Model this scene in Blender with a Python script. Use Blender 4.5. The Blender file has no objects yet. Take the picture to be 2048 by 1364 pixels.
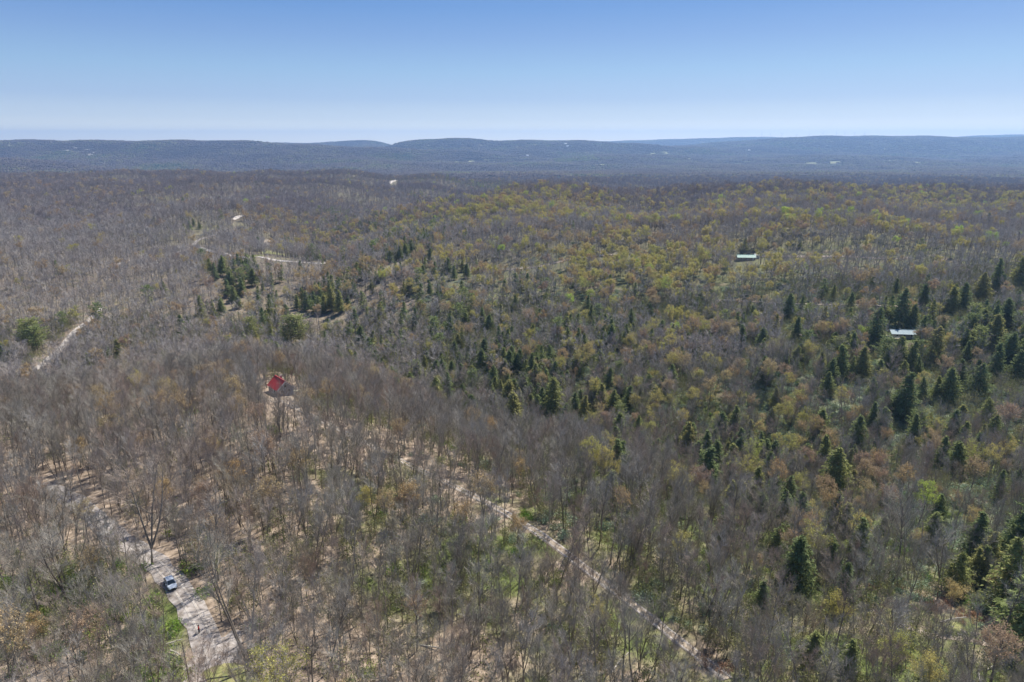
import bpy, bmesh, math, random
import numpy as np
from mathutils import Vector, Matrix

R = math.radians
random.seed(7)
rng = np.random.default_rng(7)
scene = bpy.context.scene
COL = scene.collection

# ------------------------------------------------------------------ camera
ZC = 90.0
F = 1365.0                       # focal length in photo pixels (24 mm on 36 mm)
PITCH = math.atan((682 - 279) / F)
cam_data = bpy.data.cameras.new('camera')
cam_data.lens = 24.0
cam_data.sensor_width = 36.0
cam_data.clip_start = 1.0
cam_data.clip_end = 90000.0
cam = bpy.data.objects.new('camera', cam_data)
cam.location = (0, 0, ZC)
cam.rotation_euler = (math.pi / 2 - PITCH, 0, 0)
COL.objects.link(cam)
scene.camera = cam

# ------------------------------------------------------------------ sky, sun, exposure
SUN_EL, SUN_AZ = 50.0, 36.0       # azimuth clockwise from +Y (straight ahead)
world = bpy.data.worlds.new('World')
scene.world = world
world.use_nodes = True
wn = world.node_tree.nodes
wl = world.node_tree.links
wn.clear()
sky = wn.new('ShaderNodeTexSky')
sky.sky_type = 'NISHITA'
sky.sun_disc = False
sky.sun_elevation = R(SUN_EL)
sky.sun_rotation = R(SUN_AZ)
sky.altitude = 600
sky.air_density = 0.8
sky.dust_density = 1.0
sky.ozone_density = 6.0
bg = wn.new('ShaderNodeBackground')
bg.inputs['Strength'].default_value = 0.079
wo = wn.new('ShaderNodeOutputWorld')
tcw = wn.new('ShaderNodeTexCoord'); sxw = wn.new('ShaderNodeSeparateXYZ'); rw = wn.new('ShaderNodeValToRGB')
wl.new(tcw.outputs['Generated'], sxw.inputs[0]); wl.new(sxw.outputs[2], rw.inputs[0])
SKYG = [(0.0, (.90, .84, .66)), (.012, (.70, .70, .63)), (.028, (.44, .50, .57)), (.053, (.282, .368, .517)), (.089, (.215, .337, .497)), (.131, (.144, .248, .456)), (.167, (.091, .201, .429)), (.4, (.055, .13, .33)), (1.0, (.035, .085, .24))]
while len(rw.color_ramp.elements) < len(SKYG): rw.color_ramp.elements.new(.5)
for e_, (p_, c_) in zip(rw.color_ramp.elements, SKYG): e_.position = p_; e_.color = (*c_, 1)
vsc = wn.new('ShaderNodeVectorMath'); vsc.operation = 'SCALE'; vsc.inputs['Scale'].default_value = 1 / 0.085
wl.new(rw.outputs[0], vsc.inputs[0])
mxw = wn.new('ShaderNodeMix'); mxw.data_type = 'RGBA'; mxw.inputs['Factor'].default_value = .75
wl.new(sky.outputs[0], mxw.inputs['A']); wl.new(vsc.outputs[0], mxw.inputs['B']); wl.new(mxw.outputs['Result'], bg.inputs[0])
wl.new(bg.outputs[0], wo.inputs[0])
sun_data = bpy.data.lights.new('sun', 'SUN')
sun_data.energy = 5.0
sun_data.angle = R(0.5)
sun_data.color = (1.0, 0.94, 0.84)
sun = bpy.data.objects.new('sun', sun_data)
d = Vector((math.sin(R(SUN_AZ)) * math.cos(R(SUN_EL)), math.cos(R(SUN_AZ)) * math.cos(R(SUN_EL)), math.sin(R(SUN_EL))))
sun.rotation_euler = d.to_track_quat('Z', 'Y').to_euler()
COL.objects.link(sun)
vs = scene.view_settings
vs.view_transform = 'Standard'
vs.look = 'None'
vs.exposure = 0.7
vs.gamma = 1.0
scene.cycles.max_bounces = 5
scene.cycles.diffuse_bounces = 2
scene.cycles.glossy_bounces = 2
scene.cycles.volume_bounces = 0
scene.cycles.transparent_max_bounces = 8

# ------------------------------------------------------------------ terrain
CP, SP = math.cos(PITCH), math.sin(PITCH)
def row_s(row):                   # photo row -> drop per metre forward
    return np.tan(np.arctan((np.asarray(row, float) - 682) / F) + PITCH)

def col_u(px, row):
    return (np.asarray(px, float) - 1024) / F * (CP + row_s(row) * SP)

def project(x, y, z):
    drop = ZC - z
    fwd = y * CP + drop * SP
    return 1024 + F * x / fwd, 682 + F * (drop * CP - y * SP) / fwd

PROF = [
 (-1.30, [(20, 4), (100, 2), (150, 1), (200, -4), (260, -16), (330, -45), (400, -52), (450, -50), (550, -42), (700, -32), (1000, -22), (1500, -15), (2000, -8), (2400, -6), (2800, -50), (3600, -125)]),
 (-0.80, [(20, 4), (100, 2), (150, 0), (200, -5), (260, -17), (330, -45), (400, -52), (450, -50), (550, -42), (700, -31), (1000, -21), (1500, -15), (2000, -9), (2400, -6), (2800, -50), (3600, -125)]),
 (-0.38, [(20, 4), (100, 3), (150, 2), (200, -1), (250, -5), (295, -10), (335, -24), (380, -42), (430, -48), (500, -45), (600, -37), (700, -28), (850, -25), (1100, -20), (1500, -13), (2100, -4), (2350, -2), (2800, -50), (3600, -125)]),
 (-0.27, [(20, 3), (100, 2), (150, 0), (200, -5), (250, -12), (297, -20), (340, -34), (390, -46), (440, -50), (520, -46), (620, -40), (700, -42), (850, -48), (1050, -52), (1350, -42), (1600, -32), (2050, -12), (2350, -4), (2800, -50), (3600, -125)]),
 (-0.17, [(20, 3), (100, 0), (150, -3), (200, -10), (250, -20), (300, -33), (350, -44), (420, -47), (500, -41), (600, -32), (700, -22), (900, -10), (1040, -6), (1200, -52), (1600, -58), (2000, -28), (2300, -8), (2800, -50), (3600, -125)]),
 (0.0, [(20, 2), (100, -2), (150, -6), (200, -15), (250, -27), (300, -37), (350, -42), (420, -42), (500, -36), (600, -26), (700, -16), (900, 2), (1080, 16), (1200, 12), (1450, -42), (2000, -52), (2500, -46), (3000, -60), (3600, -90)]),
 (0.28, [(20, 2), (100, -4), (150, -12), (200, -22), (250, -32), (300, -38), (400, -40), (500, -29), (600, -13), (700, -5), (900, 0), (1200, 1), (1400, 2), (1700, -26), (2200, -42), (3000, -52), (3600, -85)]),
 (0.52, [(20, 2), (100, -6), (150, -14), (200, -26), (250, -36), (300, -40), (360, -30), (430, -18), (520, -8), (600, -4), (700, -2), (900, 1), (1200, 1), (1400, 1), (1700, -30), (2300, -46), (3000, -56), (3600, -90)]),
 (0.80, [(20, 2), (100, -7), (150, -14), (200, -25), (250, -31), (300, -32), (350, -27), (400, -19), (480, -6), (550, -1), (700, 2), (900, 3), (1200, 3), (1350, 2), (1700, -34), (2400, -50), (3000, -60), (3600, -95)]),
 (1.30, [(20, 2), (100, -8), (150, -14), (200, -22), (250, -25), (300, -22), (350, -15), (400, -8), (480, 0), (550, 3), (700, 4), (900, 4), (1200, 4), (1350, 2), (1700, -34), (2400, -50), (3000, -60), (3600, -95)]),
]
FAR = [  # distance, half width, [(px, crest row)]
 (4700, 520, [(-500, 305), (-150, 312), (0, 318), (100, 325), (230, 338), (380, 352)]),
 (7000, 1100, [(-500, 277), (0, 280), (80, 279), (150, 281), (300, 284), (500, 288), (700, 293), (800, 299), (960, 309), (1150, 325), (1300, 335)]),
 (10500, 1300, [(350, 300), (450, 289), (560, 286), (640, 288), (735, 281), (762, 284), (790, 297), (820, 310)]),
 (8600, 1100, [(740, 312), (780, 292), (830, 285), (900, 281), (1000, 281), (1080, 278), (1160, 283), (1260, 290), (1380, 297), (1500, 306), (1650, 320)]),
 (14500, 1500, [(1080, 300), (1170, 284), (1300, 281), (1400, 277), (1490, 273), (1550, 276), (1600, 278), (1660, 274), (1760, 278), (1900, 276), (2048, 268), (2500, 269)]),
 (9800, 1300, [(1180, 315), (1300, 296), (1400, 290), (1480, 284), (1560, 278), (1640, 275), (1750, 273), (1830, 271), (1950, 275), (2100, 274), (2600, 278)]),
 (6800, 500, [(1000, 335), (1150, 318), (1300, 312), (1420, 318), (1560, 316), (1750, 314), (1900, 322), (2100, 318), (2600, 320)]),
]
UG = np.linspace(-1.3, 1.3, 261)
LG = np.linspace(math.log(12), math.log(34000), 420)
def smooth(A, n, axis):
    k = np.hanning(n + 2)[1:-1]; k /= k.sum()
    pad = [(0, 0), (0, 0)]; pad[axis] = (n // 2, n // 2)
    B = np.pad(A, pad, mode='edge')
    return np.apply_along_axis(lambda v: np.convolve(v, k, 'valid'), axis, B)
YG = np.exp(LG)
cols = np.array([np.interp(LG, np.log([a for a, b in p]), [b for a, b in p]) for _, p in PROF])
T = np.array([np.interp(UG, [c for c, _ in PROF], cols[:, j]) for j in range(len(LG))]).T
T -= .005 * YG * (YG < 3600)
T -= np.interp(YG, [750, 1050, 1500, 1900, 2300, 3200, 3600], [0, 9, 9, 10, 16, 14, 0])[None]
base = np.interp(YG, [3000, 5000, 9000, 34000], [-75, -140, -140, -110])
w = np.clip((YG - 2900) / 1500, 0, 1)
T = T * (1 - w) + base * w
for dist, wid, pts in FAR:
    pu = [float(col_u(a, b)) for a, b in pts]
    pz = [ZC - float(row_s(b)) * dist for a, b in pts]
    crest = np.interp(UG, pu, pz, left=-200, right=-200)
    for i, c in enumerate(crest):
        if c < -127: continue
        bump = -128 + (c + 128) * np.exp(-np.abs((YG - dist) / wid) ** 1.8)
        T[i] = np.where(YG > 2900, np.maximum(T[i], bump), T[i])
T = smooth(T, 9, 0)
T = smooth(T, 5, 1)
wav = []
midw = []
rng9 = np.random.default_rng(99)
for lam, amp in ((260, 3.2), (420, 5.0), (640, 6.0)):
    for _ in range(3):
        a = rng9.uniform(0, 2 * math.pi); midw.append((math.cos(a) * 2 * math.pi / lam, math.sin(a) * 2 * math.pi / lam, rng9.uniform(0, 6.3), amp / 1.7))
for lam, amp in ((45, .5), (70, .8), (110, 1.3), (180, 2.0), (300, 2.2)):
    for _ in range(3):
        a = rng.uniform(0, 2 * math.pi)
        wav.append((math.cos(a) * 2 * math.pi / lam, math.sin(a) * 2 * math.pi / lam, rng.uniform(0, 6.3), amp / 1.7, 0))
for lam, amp in ((700, 5), (1300, 9), (2300, 12)):
    for _ in range(3):
        a = rng.uniform(0, 2 * math.pi)
        wav.append((math.cos(a) * 2 * math.pi / lam, math.sin(a) * 2 * math.pi / lam, rng.uniform(0, 6.3), amp / 1.7, 1))

def H(x, y):
    x = np.asarray(x, float); y = np.maximum(np.asarray(y, float), 12.0)
    u = np.clip(x / y, -1.299, 1.299)
    fu = (u + 1.3) / 2.6 * 260
    fl = np.clip((np.log(y) - LG[0]) / (LG[-1] - LG[0]) * 419, 0, 418.999)
    iu = np.clip(fu.astype(int), 0, 259); il = fl.astype(int)
    a = fu - iu; b = fl - il
    z = (T[iu, il] * (1 - a) * (1 - b) + T[iu + 1, il] * a * (1 - b) + T[iu, il + 1] * (1 - a) * b + T[iu + 1, il + 1] * a * b)
    fw = np.clip((y - 3200) / 2500, 0, 1) * np.clip((21000 - y) / 12000, .15, 1)
    nw = np.clip(1.4 - y / 3500, .3, 1)
    mw = np.clip((y - 520) / 400, 0, 1) * np.clip((3400 - y) / 600, 0, 1)
    for kx, ky, ph, am in midw:
        z = z + np.sin(kx * x + ky * y + ph) * am * mw
    for kx, ky, ph, am, far in wav:
        z = z + np.sin(kx * x + ky * y + ph) * am * (fw if far else nw)
    return z

def cast(px, row, ymin=60.0):
    s = float(row_s(row)); u = float(col_u(px, row))
    ys = np.exp(np.linspace(math.log(ymin), math.log(33000), 2600))
    zz = H(u * ys, ys)
    hit = np.nonzero(ZC - s * ys <= zz)[0]
    if len(hit) == 0:
        return cast(px, row + 1.5, ymin) if row < 330 else None
    i = hit[0]
    y = ys[i]
    if i > 0:
        g0 = (ZC - s * ys[i - 1]) - zz[i - 1]; g1 = (ZC - s * y) - zz[i]
        t = g0 / (g0 - g1 + 1e-9); y = ys[i - 1] + t * (ys[i] - ys[i - 1])
    return np.array([u * y, y, float(H(u * y, y))])

# ------------------------------------------------------------------ helpers
def link(o): COL.objects.link(o); return o
def tag(o, label=None, cat=None, group=None, kind=None):
    if label: o['label'] = label
    if cat: o['category'] = cat
    if group: o['group'] = group
    if kind: o['kind'] = kind
    return o
def mesh(name, V, Fs, mats, midx=None, smooth_=False):
    me = bpy.data.meshes.new(name)
    me.from_pydata([tuple(map(float, v)) for v in V], [], Fs)
    for m in (mats if isinstance(mats, (list, tuple)) else [mats]):
        me.materials.append(m)
    if midx is not None:
        me.polygons.foreach_set('material_index', np.asarray(midx, dtype=np.int32))
    if smooth_:
        me.polygons.foreach_set('use_smooth', np.ones(len(me.polygons), dtype=bool))
    me.update()
    return me
def obj(name, me, parent=None, loc=None):
    o = bpy.data.objects.new(name, me)
    if parent is not None: o.parent = parent
    if loc is not None: o.location = loc
    return link(o)
def empty(name, loc, rz=0, sc=1):
    o = bpy.data.objects.new(name, None)
    o.empty_display_size = 1
    o.location = loc; o.rotation_euler = (0, 0, rz); o.scale = (sc, sc, sc)
    return link(o)
class MB:
    """collects boxes, prisms and tubes into one mesh"""
    def __init__(s): s.V = []; s.F = []
    def add(s, V, Fs):
        n = len(s.V); s.V += [tuple(v) for v in V]; s.F += [tuple(i + n for i in f) for f in Fs]
    def box(s, x0, x1, y0, y1, z0, z1):
        s.add([(x0, y0, z0), (x1, y0, z0), (x1, y1, z0), (x0, y1, z0), (x0, y0, z1), (x1, y0, z1), (x1, y1, z1), (x0, y1, z1)],
              [(0, 3, 2, 1), (4, 5, 6, 7), (0, 1, 5, 4), (1, 2, 6, 5), (2, 3, 7, 6), (3, 0, 4, 7)])
    def slab(s, quad, t):           # quad of 4 points thickened downward
        q = [Vector(p) for p in quad]; n = (q[1] - q[0]).cross(q[3] - q[0]).normalized() * t
        if n.z < 0: n = -n
        V = [p for p in q] + [p - n for p in q]
        s.add(V, [(0, 1, 2, 3), (7, 6, 5, 4), (0, 4, 5, 1), (1, 5, 6, 2), (2, 6, 7, 3), (3, 7, 4, 0)])
    def prism(s, poly, y0, y1):     # poly in xz, extruded along y
        n = len(poly)
        V = [(p[0], y0, p[1]) for p in poly] + [(p[0], y1, p[1]) for p in poly]
        s.add(V, [tuple(range(n)), tuple(range(2 * n - 1, n - 1, -1))] + [(i, i + n, (i + 1) % n + n, (i + 1) % n) for i in range(n)])
    def tube(s, p0, p1, r0, r1, n=8):
        a = np.array(p0, float); b = np.array(p1, float); d = b - a; d = d / (np.linalg.norm(d) + 1e-9)
        t = np.array([1, 0, 0]) if abs(d[0]) < .8 else np.array([0, 1, 0])
        e = np.cross(d, t); e /= np.linalg.norm(e); f = np.cross(d, e)
        V = [a + r0 * (e * math.cos(2 * math.pi * i / n) + f * math.sin(2 * math.pi * i / n)) for i in range(n)]
        V += [b + r1 * (e * math.cos(2 * math.pi * i / n) + f * math.sin(2 * math.pi * i / n)) for i in range(n)]
        s.add(V, [(i, (i + 1) % n, (i + 1) % n + n, i + n) for i in range(n)] + [tuple(range(n - 1, -1, -1)), tuple(range(n, 2 * n))])
    def build(s, name, mat, parent=None, loc=None, sm=False):
        return obj(name, mesh(name, s.V, s.F, mat, smooth_=sm), parent, loc)

# ------------------------------------------------------------------ materials
def mat(name, color=(.5, .5, .5), rough=.9, metal=0, spec=.2):
    m = bpy.data.materials.new(name); m.use_nodes = True
    b = m.node_tree.nodes['Principled BSDF']
    b.inputs['Base Color'].default_value = (*color, 1)
    b.inputs['Roughness'].default_value = rough
    b.inputs['Metallic'].default_value = metal
    b.inputs['Specular IOR Level'].default_value = spec
    return m
def ramp(nt, stops, interp='LINEAR'):
    r = nt.nodes.new('ShaderNodeValToRGB'); cr = r.color_ramp; cr.interpolation = interp
    while len(cr.elements) > 1: cr.elements.remove(cr.elements[0])
    cr.elements[0].position = stops[0][0]; cr.elements[0].color = (*stops[0][1], 1)
    for p, c in stops[1:]:
        e = cr.elements.new(p); e.color = (*c, 1)
    return r
def noise_mat(name, stops, scale, rough=.9, detail=4, metal=0, bump=0, coord='Object'):
    m = mat(name, rough=rough, metal=metal); nt = m.node_tree; b = nt.nodes['Principled BSDF']
    tc = nt.nodes.new('ShaderNodeTexCoord'); n = nt.nodes.new('ShaderNodeTexNoise')
    n.inputs['Scale'].default_value = scale; n.inputs['Detail'].default_value = detail
    r = ramp(nt, stops)
    nt.links.new(tc.outputs[coord], n.inputs['Vector']); nt.links.new(n.outputs['Fac'], r.inputs[0]); nt.links.new(r.outputs[0], b.inputs['Base Color'])
    if bump:
        bp = nt.nodes.new('ShaderNodeBump'); bp.inputs['Strength'].default_value = bump
        nt.links.new(n.outputs['Fac'], bp.inputs['Height']); nt.links.new(bp.outputs[0], b.inputs['Normal'])
    return m
def random_mat(name, stops, rough=.85, transl=0.0, jitter=.25, grouped=0.0, dim=1.0):
    """colour differs from tree to tree (object random), partly grouped by place, plus a little inside the tree"""
    m = mat(name, rough=rough, spec=.12); nt = m.node_tree; b = nt.nodes['Principled BSDF']
    oi = nt.nodes.new('ShaderNodeObjectInfo'); r = ramp(nt, [(p, tuple(c * dim for c in q)) for p, q in stops])
    fac = oi.outputs['Random']
    if grouped:
        n = nt.nodes.new('ShaderNodeTexNoise'); n.inputs['Scale'].default_value = .022; n.inputs['Detail'].default_value = 2
        nt.links.new(oi.outputs['Location'], n.inputs['Vector'])
        q = nt.nodes.new('ShaderNodeMapRange'); q.inputs['From Min'].default_value = .3; q.inputs['From Max'].default_value = .7
        nt.links.new(n.outputs['Fac'], q.inputs['Value'])
        k = nt.nodes.new('ShaderNodeMix'); k.inputs['Factor'].default_value = grouped
        nt.links.new(fac, k.inputs['A']); nt.links.new(q.outputs[0], k.inputs['B']); fac = k.outputs['Result']
    nt.links.new(fac, r.inputs[0])
    g = nt.nodes.new('ShaderNodeNewGeometry')
    mr = nt.nodes.new('ShaderNodeMapRange'); mr.inputs['To Min'].default_value = 1 - jitter; mr.inputs['To Max'].default_value = 1 + jitter
    nt.links.new(g.outputs['Random Per Island'], mr.inputs['Value'])
    mx = nt.nodes.new('ShaderNodeVectorMath'); mx.operation = 'SCALE'
    nt.links.new(r.outputs[0], mx.inputs[0]); nt.links.new(mr.outputs[0], mx.inputs['Scale'])
    out = mx.outputs[0]
    nt.links.new(out, b.inputs['Base Color'])
    if transl:
        t = nt.nodes.new('ShaderNodeBsdfTranslucent'); ms = nt.nodes.new('ShaderNodeMixShader'); ms.inputs[0].default_value = transl
        nt.links.new(out, t.inputs[0]); nt.links.new(b.outputs[0], ms.inputs[1]); nt.links.new(t.outputs[0], ms.inputs[2])
        nt.links.new(ms.outputs[0], nt.nodes['Material Output'].inputs['Surface'])
    return m

M_BARK = random_mat('bark', [(0, (.12, .10, .08)), (.5, (.20, .175, .145)), (1, (.32, .29, .25))], jitter=.1)
TWIGC = [(0, (.26, .24, .20)), (.2, (.36, .34, .305)), (.38, (.27, .24, .19)), (.5, (.37, .35, .30)), (.62, (.32, .24, .19)), (.72, (.41, .39, .36)), (.84, (.34, .245, .185)), (.93, (.30, .30, .17)), (1, (.36, .34, .30))]
M_TWIG = random_mat('twigs', TWIGC, jitter=.3, grouped=.45)
M_TWIGMID = random_mat('slope_twigs', [(0, (.33, .30, .27)), (.4, (.44, .41, .38)), (.7, (.35, .30, .27)), (.9, (.45, .41, .36)), (1, (.38, .33, .27))], jitter=.25, grouped=.45)
M_TWIGFAR = random_mat('far_twigs_painted_shade', [(0, (.27, .235, .215)), (.4, (.34, .295, .28)), (.7, (.28, .22, .20)), (.9, (.33, .27, .22)), (1, (.30, .28, .19))], jitter=.25, grouped=.5, dim=.95)  # darker colours stand in for the self-shadow missing from the simplified far crowns
M_BUD_Y = random_mat('yellow_green_buds', [(0, (.46, .43, .12)), (.35, (.54, .46, .16)), (.6, (.42, .42, .13)), (.85, (.54, .43, .19)), (.92, (.46, .44, .14)), (1, (.44, .58, .10))], transl=.35)
M_BUD_O = random_mat('orange_buds', [(0, (.44, .30, .15)), (.4, (.49, .38, .20)), (.7, (.40, .28, .20)), (1, (.50, .41, .20))], transl=.3)
M_NEEDLE = random_mat('needles', [(0, (.16, .205, .085)), (.4, (.20, .245, .095)), (.8, (.265, .285, .10)), (1, (.32, .30, .11))], transl=.35, jitter=.4)
M_SHRUB = random_mat('fresh_leaves', [(0, (.15, .26, .045)), (.5, (.22, .34, .06)), (1, (.28, .33, .08))], transl=.35, jitter=.35)
M_OLIVE = random_mat('olive_buds', [(0, (.19, .21, .08)), (.5, (.24, .25, .10)), (1, (.29, .27, .14))], transl=.25, jitter=.35)
M_MINT = random_mat('pale_leaves', [(0, (.26, .34, .22)), (.5, (.33, .42, .29)), (1, (.42, .47, .35))], transl=.25, jitter=.4)

# ground: leaf litter, green ground plants and (far off) tree cover
def ground_material():
    m = mat('ground', rough=1, spec=.05); nt = m.node_tree; b = nt.nodes['Principled BSDF']; L = nt.links
    geo = nt.nodes.new('ShaderNodeNewGeometry')
    def noise(scale, detail=4):
        n = nt.nodes.new('ShaderNodeTexNoise'); n.inputs['Scale'].default_value = scale; n.inputs['Detail'].default_value = detail
        L.new(geo.outputs['Position'], n.inputs['Vector']); return n.outputs['Fac']
    litter = ramp(nt, [(.3, (.13, .10, .075)), (.5, (.26, .205, .155)), (.68, (.42, .34, .27))]); L.new(noise(.55, 6), litter.inputs[0])
    green = ramp(nt, [(.35, (.06, .075, .025)), (.6, (.14, .17, .06))]); L.new(noise(.8, 5), green.inputs[0])
    mint = ramp(nt, [(.35, (.11, .13, .08)), (.65, (.29, .33, .23))]); L.new(noise(.9, 5), mint.inputs[0])
    at = nt.nodes.new('ShaderNodeAttribute'); at.attribute_name = 'cover'
    sep = nt.nodes.new('ShaderNodeSeparateColor'); L.new(at.outputs['Color'], sep.inputs[0])
    def mask(src, nscale):
        a = nt.nodes.new('ShaderNodeMath'); a.operation = 'ADD'; L.new(src, a.inputs[0]); L.new(noise(nscale, 5), a.inputs[1])
        r = nt.nodes.new('ShaderNodeMapRange'); r.inputs['From Min'].default_value = .85; r.inputs['From Max'].default_value = 1.1; L.new(a.outputs[0], r.inputs['Value']); return r.outputs[0]
    def mix(fac, c1, c2):
        x = nt.nodes.new('ShaderNodeMix'); x.data_type = 'RGBA'; L.new(fac, x.inputs['Factor']); L.new(c1, x.inputs['A']); L.new(c2, x.inputs['B']); return x.outputs['Result']
    c = mix(mask(sep.outputs[0], .09), litter.outputs[0], green.outputs[0])
    c = mix(mask(sep.outputs[1], .12), c, mint.outputs[0])
    far = ramp(nt, [(.3, (.10, .088, .07)), (.5, (.15, .13, .10)), (.62, (.18, .165, .105)), (.75, (.21, .21, .10))]); L.new(noise(.012, 12), far.inputs[0])
    c = mix(sep.outputs[2], c, far.outputs[0])
    L.new(c, b.inputs['Base Color'])
    return m
M_GROUND = ground_material()
M_GRAVEL = noise_mat('pale_gravel', [(.3, (.19, .165, .145)), (.5, (.30, .27, .25)), (.7, (.42, .39, .375))], .9, detail=8)
M_DIRT = noise_mat('dirt_track', [(.3, (.20, .155, .11)), (.5, (.32, .265, .21)), (.7, (.42, .365, .31))], .8, detail=8)
M_GRASS = noise_mat('lawn_grass', [(.3, (.12, .12, .05)), (.5, (.19, .20, .075)), (.7, (.30, .27, .13))], .9, detail=8)
M_RUT = noise_mat('wheel_rut_gravel', [(.3, (.27, .235, .21)), (.6, (.43, .40, .37))], 1.2, detail=8)
M_WHITEGRAVEL = noise_mat('bright_gravel', [(.3, (.42, .38, .34)), (.7, (.62, .57, .52))], .9, detail=6)

# ------------------------------------------------------------------ places (from the photo, found on the terrain)
def world_line(pts, step=None):
    P = [cast(*p) for p in pts]; P = [p for p in P if p is not None]
    out = [P[0]]
    for a, b in zip(P, P[1:]):
        n = max(1, int(np.linalg.norm(b[:2] - a[:2]) / (step or 4)))
        for i in range(1, n + 1):
            out.append(a + (b - a) * i / n)
    xy = np.array([p[:2] for p in out])
    k = 7
    if len(xy) > 2 * k:
        pad = np.vstack([xy[:1]] * (k // 2) + [xy] + [xy[-1:]] * (k // 2))
        for _ in range(2):
            xy = np.array([pad[i:i + k].mean(0) for i in range(len(xy))])
            pad = np.vstack([xy[:1]] * (k // 2) + [xy] + [xy[-1:]] * (k // 2))
    return xy
ROADS = {
 'gravel_road': ([(40, 968), (105, 975), (165, 1008), (205, 1050), (262, 1092), (325, 1135), (352, 1165), (385, 1205), (408, 1250), (428, 1300), (440, 1364), (450, 1430)], 5.0, M_GRAVEL, 3, 7.5),
 'forest_track': ([(560, 795), (600, 822), (680, 865), (760, 900), (830, 935), (900, 965), (960, 995), (1020, 1032), (1080, 1066), (1130, 1108), (1190, 1155), (1250, 1190), (1310, 1240), (1380, 1295), (1440, 1345), (1500, 1400)], 2.8, M_DIRT, 3, 9),
 'valley_road': ([(40, 760), (75, 738), (100, 718), (130, 686), (180, 641), (205, 612)], 4.6, M_WHITEGRAVEL, 4, 16),
 'hill_road': ([(222, 532), (300, 512), (382, 500), (388, 486), (405, 476), (440, 466)], 3.8, M_GRAVEL, 4, 18),
 'farm_road': ([(395, 494), (440, 505), (488, 515), (540, 522), (600, 525), (665, 525)], 5.0, M_WHITEGRAVEL, 4, 70),
 'lane': ([(940, 544), (1000, 540), (1080, 535), (1130, 520), (1200, 512), (1290, 506)], 4.5, M_DIRT, 4, 20),
 'cabin_lane': ([(1500, 513), (1560, 512), (1640, 514), (1760, 517), (1840, 514)], 5.0, M_DIRT, 4, 24),
 'house_lane': ([(1420, 602), (1500, 603), (1600, 606), (1700, 612), (1780, 614), (1850, 612)], 2.8, M_DIRT, 3, 7),
 'creek_driveway': ([(1735, 1218), (1770, 1238), (1800, 1250), (1860, 1270), (1940, 1280), (2010, 1300)], 1.9, M_DIRT, 3, 2.0),
}
ROADLINES = {}
for k, (pts, wd, m_, st, fr) in ROADS.items():
    ROADLINES[k] = world_line(pts, st)
CLEAR = []                      # (x, y, radius, frontal) : no tree here
for k, xy in ROADLINES.items():
    wd, fr = ROADS[k][1], ROADS[k][4]
    for p in xy: CLEAR.append((p[0], p[1], wd / 2 + .8, fr))
def at(px, row): return cast(px, row)
P_RED = at(563, 785); P_SILVER = at(1803, 674); P_GREEN = at(1491, 520)
P_CAR = at(342, 1172); P_PERSON = at(399, 1268)
for p, r_, fr in ((P_RED, 8, 52), (P_SILVER, 12, 34), (P_GREEN, 13, 60), (P_CAR, 3.5, 14), (P_PERSON, 3.6, 24)): CLEAR.append((p[0], p[1], r_, fr))
for px, row, r_, fr in ((475, 437, 9, 80), (787, 364, 15, 260), (490, 417, 6, 50), (385, 1240, 3.5, 2), (425, 1300, 5, 3), (372, 1290, 4, 3), (455, 1340, 3, 3),
                        (345, 1160, 3, 2), (540, 517, 20, 75), (550, 505, 14, 80), (535, 485, 8, 40), (1880, 1250, 6, 9), (1830, 1235, 5, 9), (1780, 1235, 4, 7), (1900, 1215, 5, 7), (1940, 1275, 6, 9), (1965, 1240, 4, 4), (1790, 645, 5, 8), (602, 530, 8, 30), (1560, 580, 8, 12)):
    p = at(px, row)
    if p is not None: CLEAR.append((p[0], p[1], r_, fr))
CL = np.array(CLEAR)
def blocked(x, y):
    bad = np.zeros(len(x), bool)
    dirn = np.stack([x, y], 1); dirn /= np.linalg.norm(dirn, axis=1)[:, None]
    for cx, cy, r_, fr in CL:
        dx = x - cx; dy = y - cy
        al = -(dx * dirn[:, 0] + dy * dirn[:, 1])           # metres in front of the spot
        pe = np.abs(dx * dirn[:, 1] - dy * dirn[:, 0])
        bad |= (dx * dx + dy * dy < r_ * r_) | ((al > 0) & (al < fr) & (pe < r_ * .8))
    return bad

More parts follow.
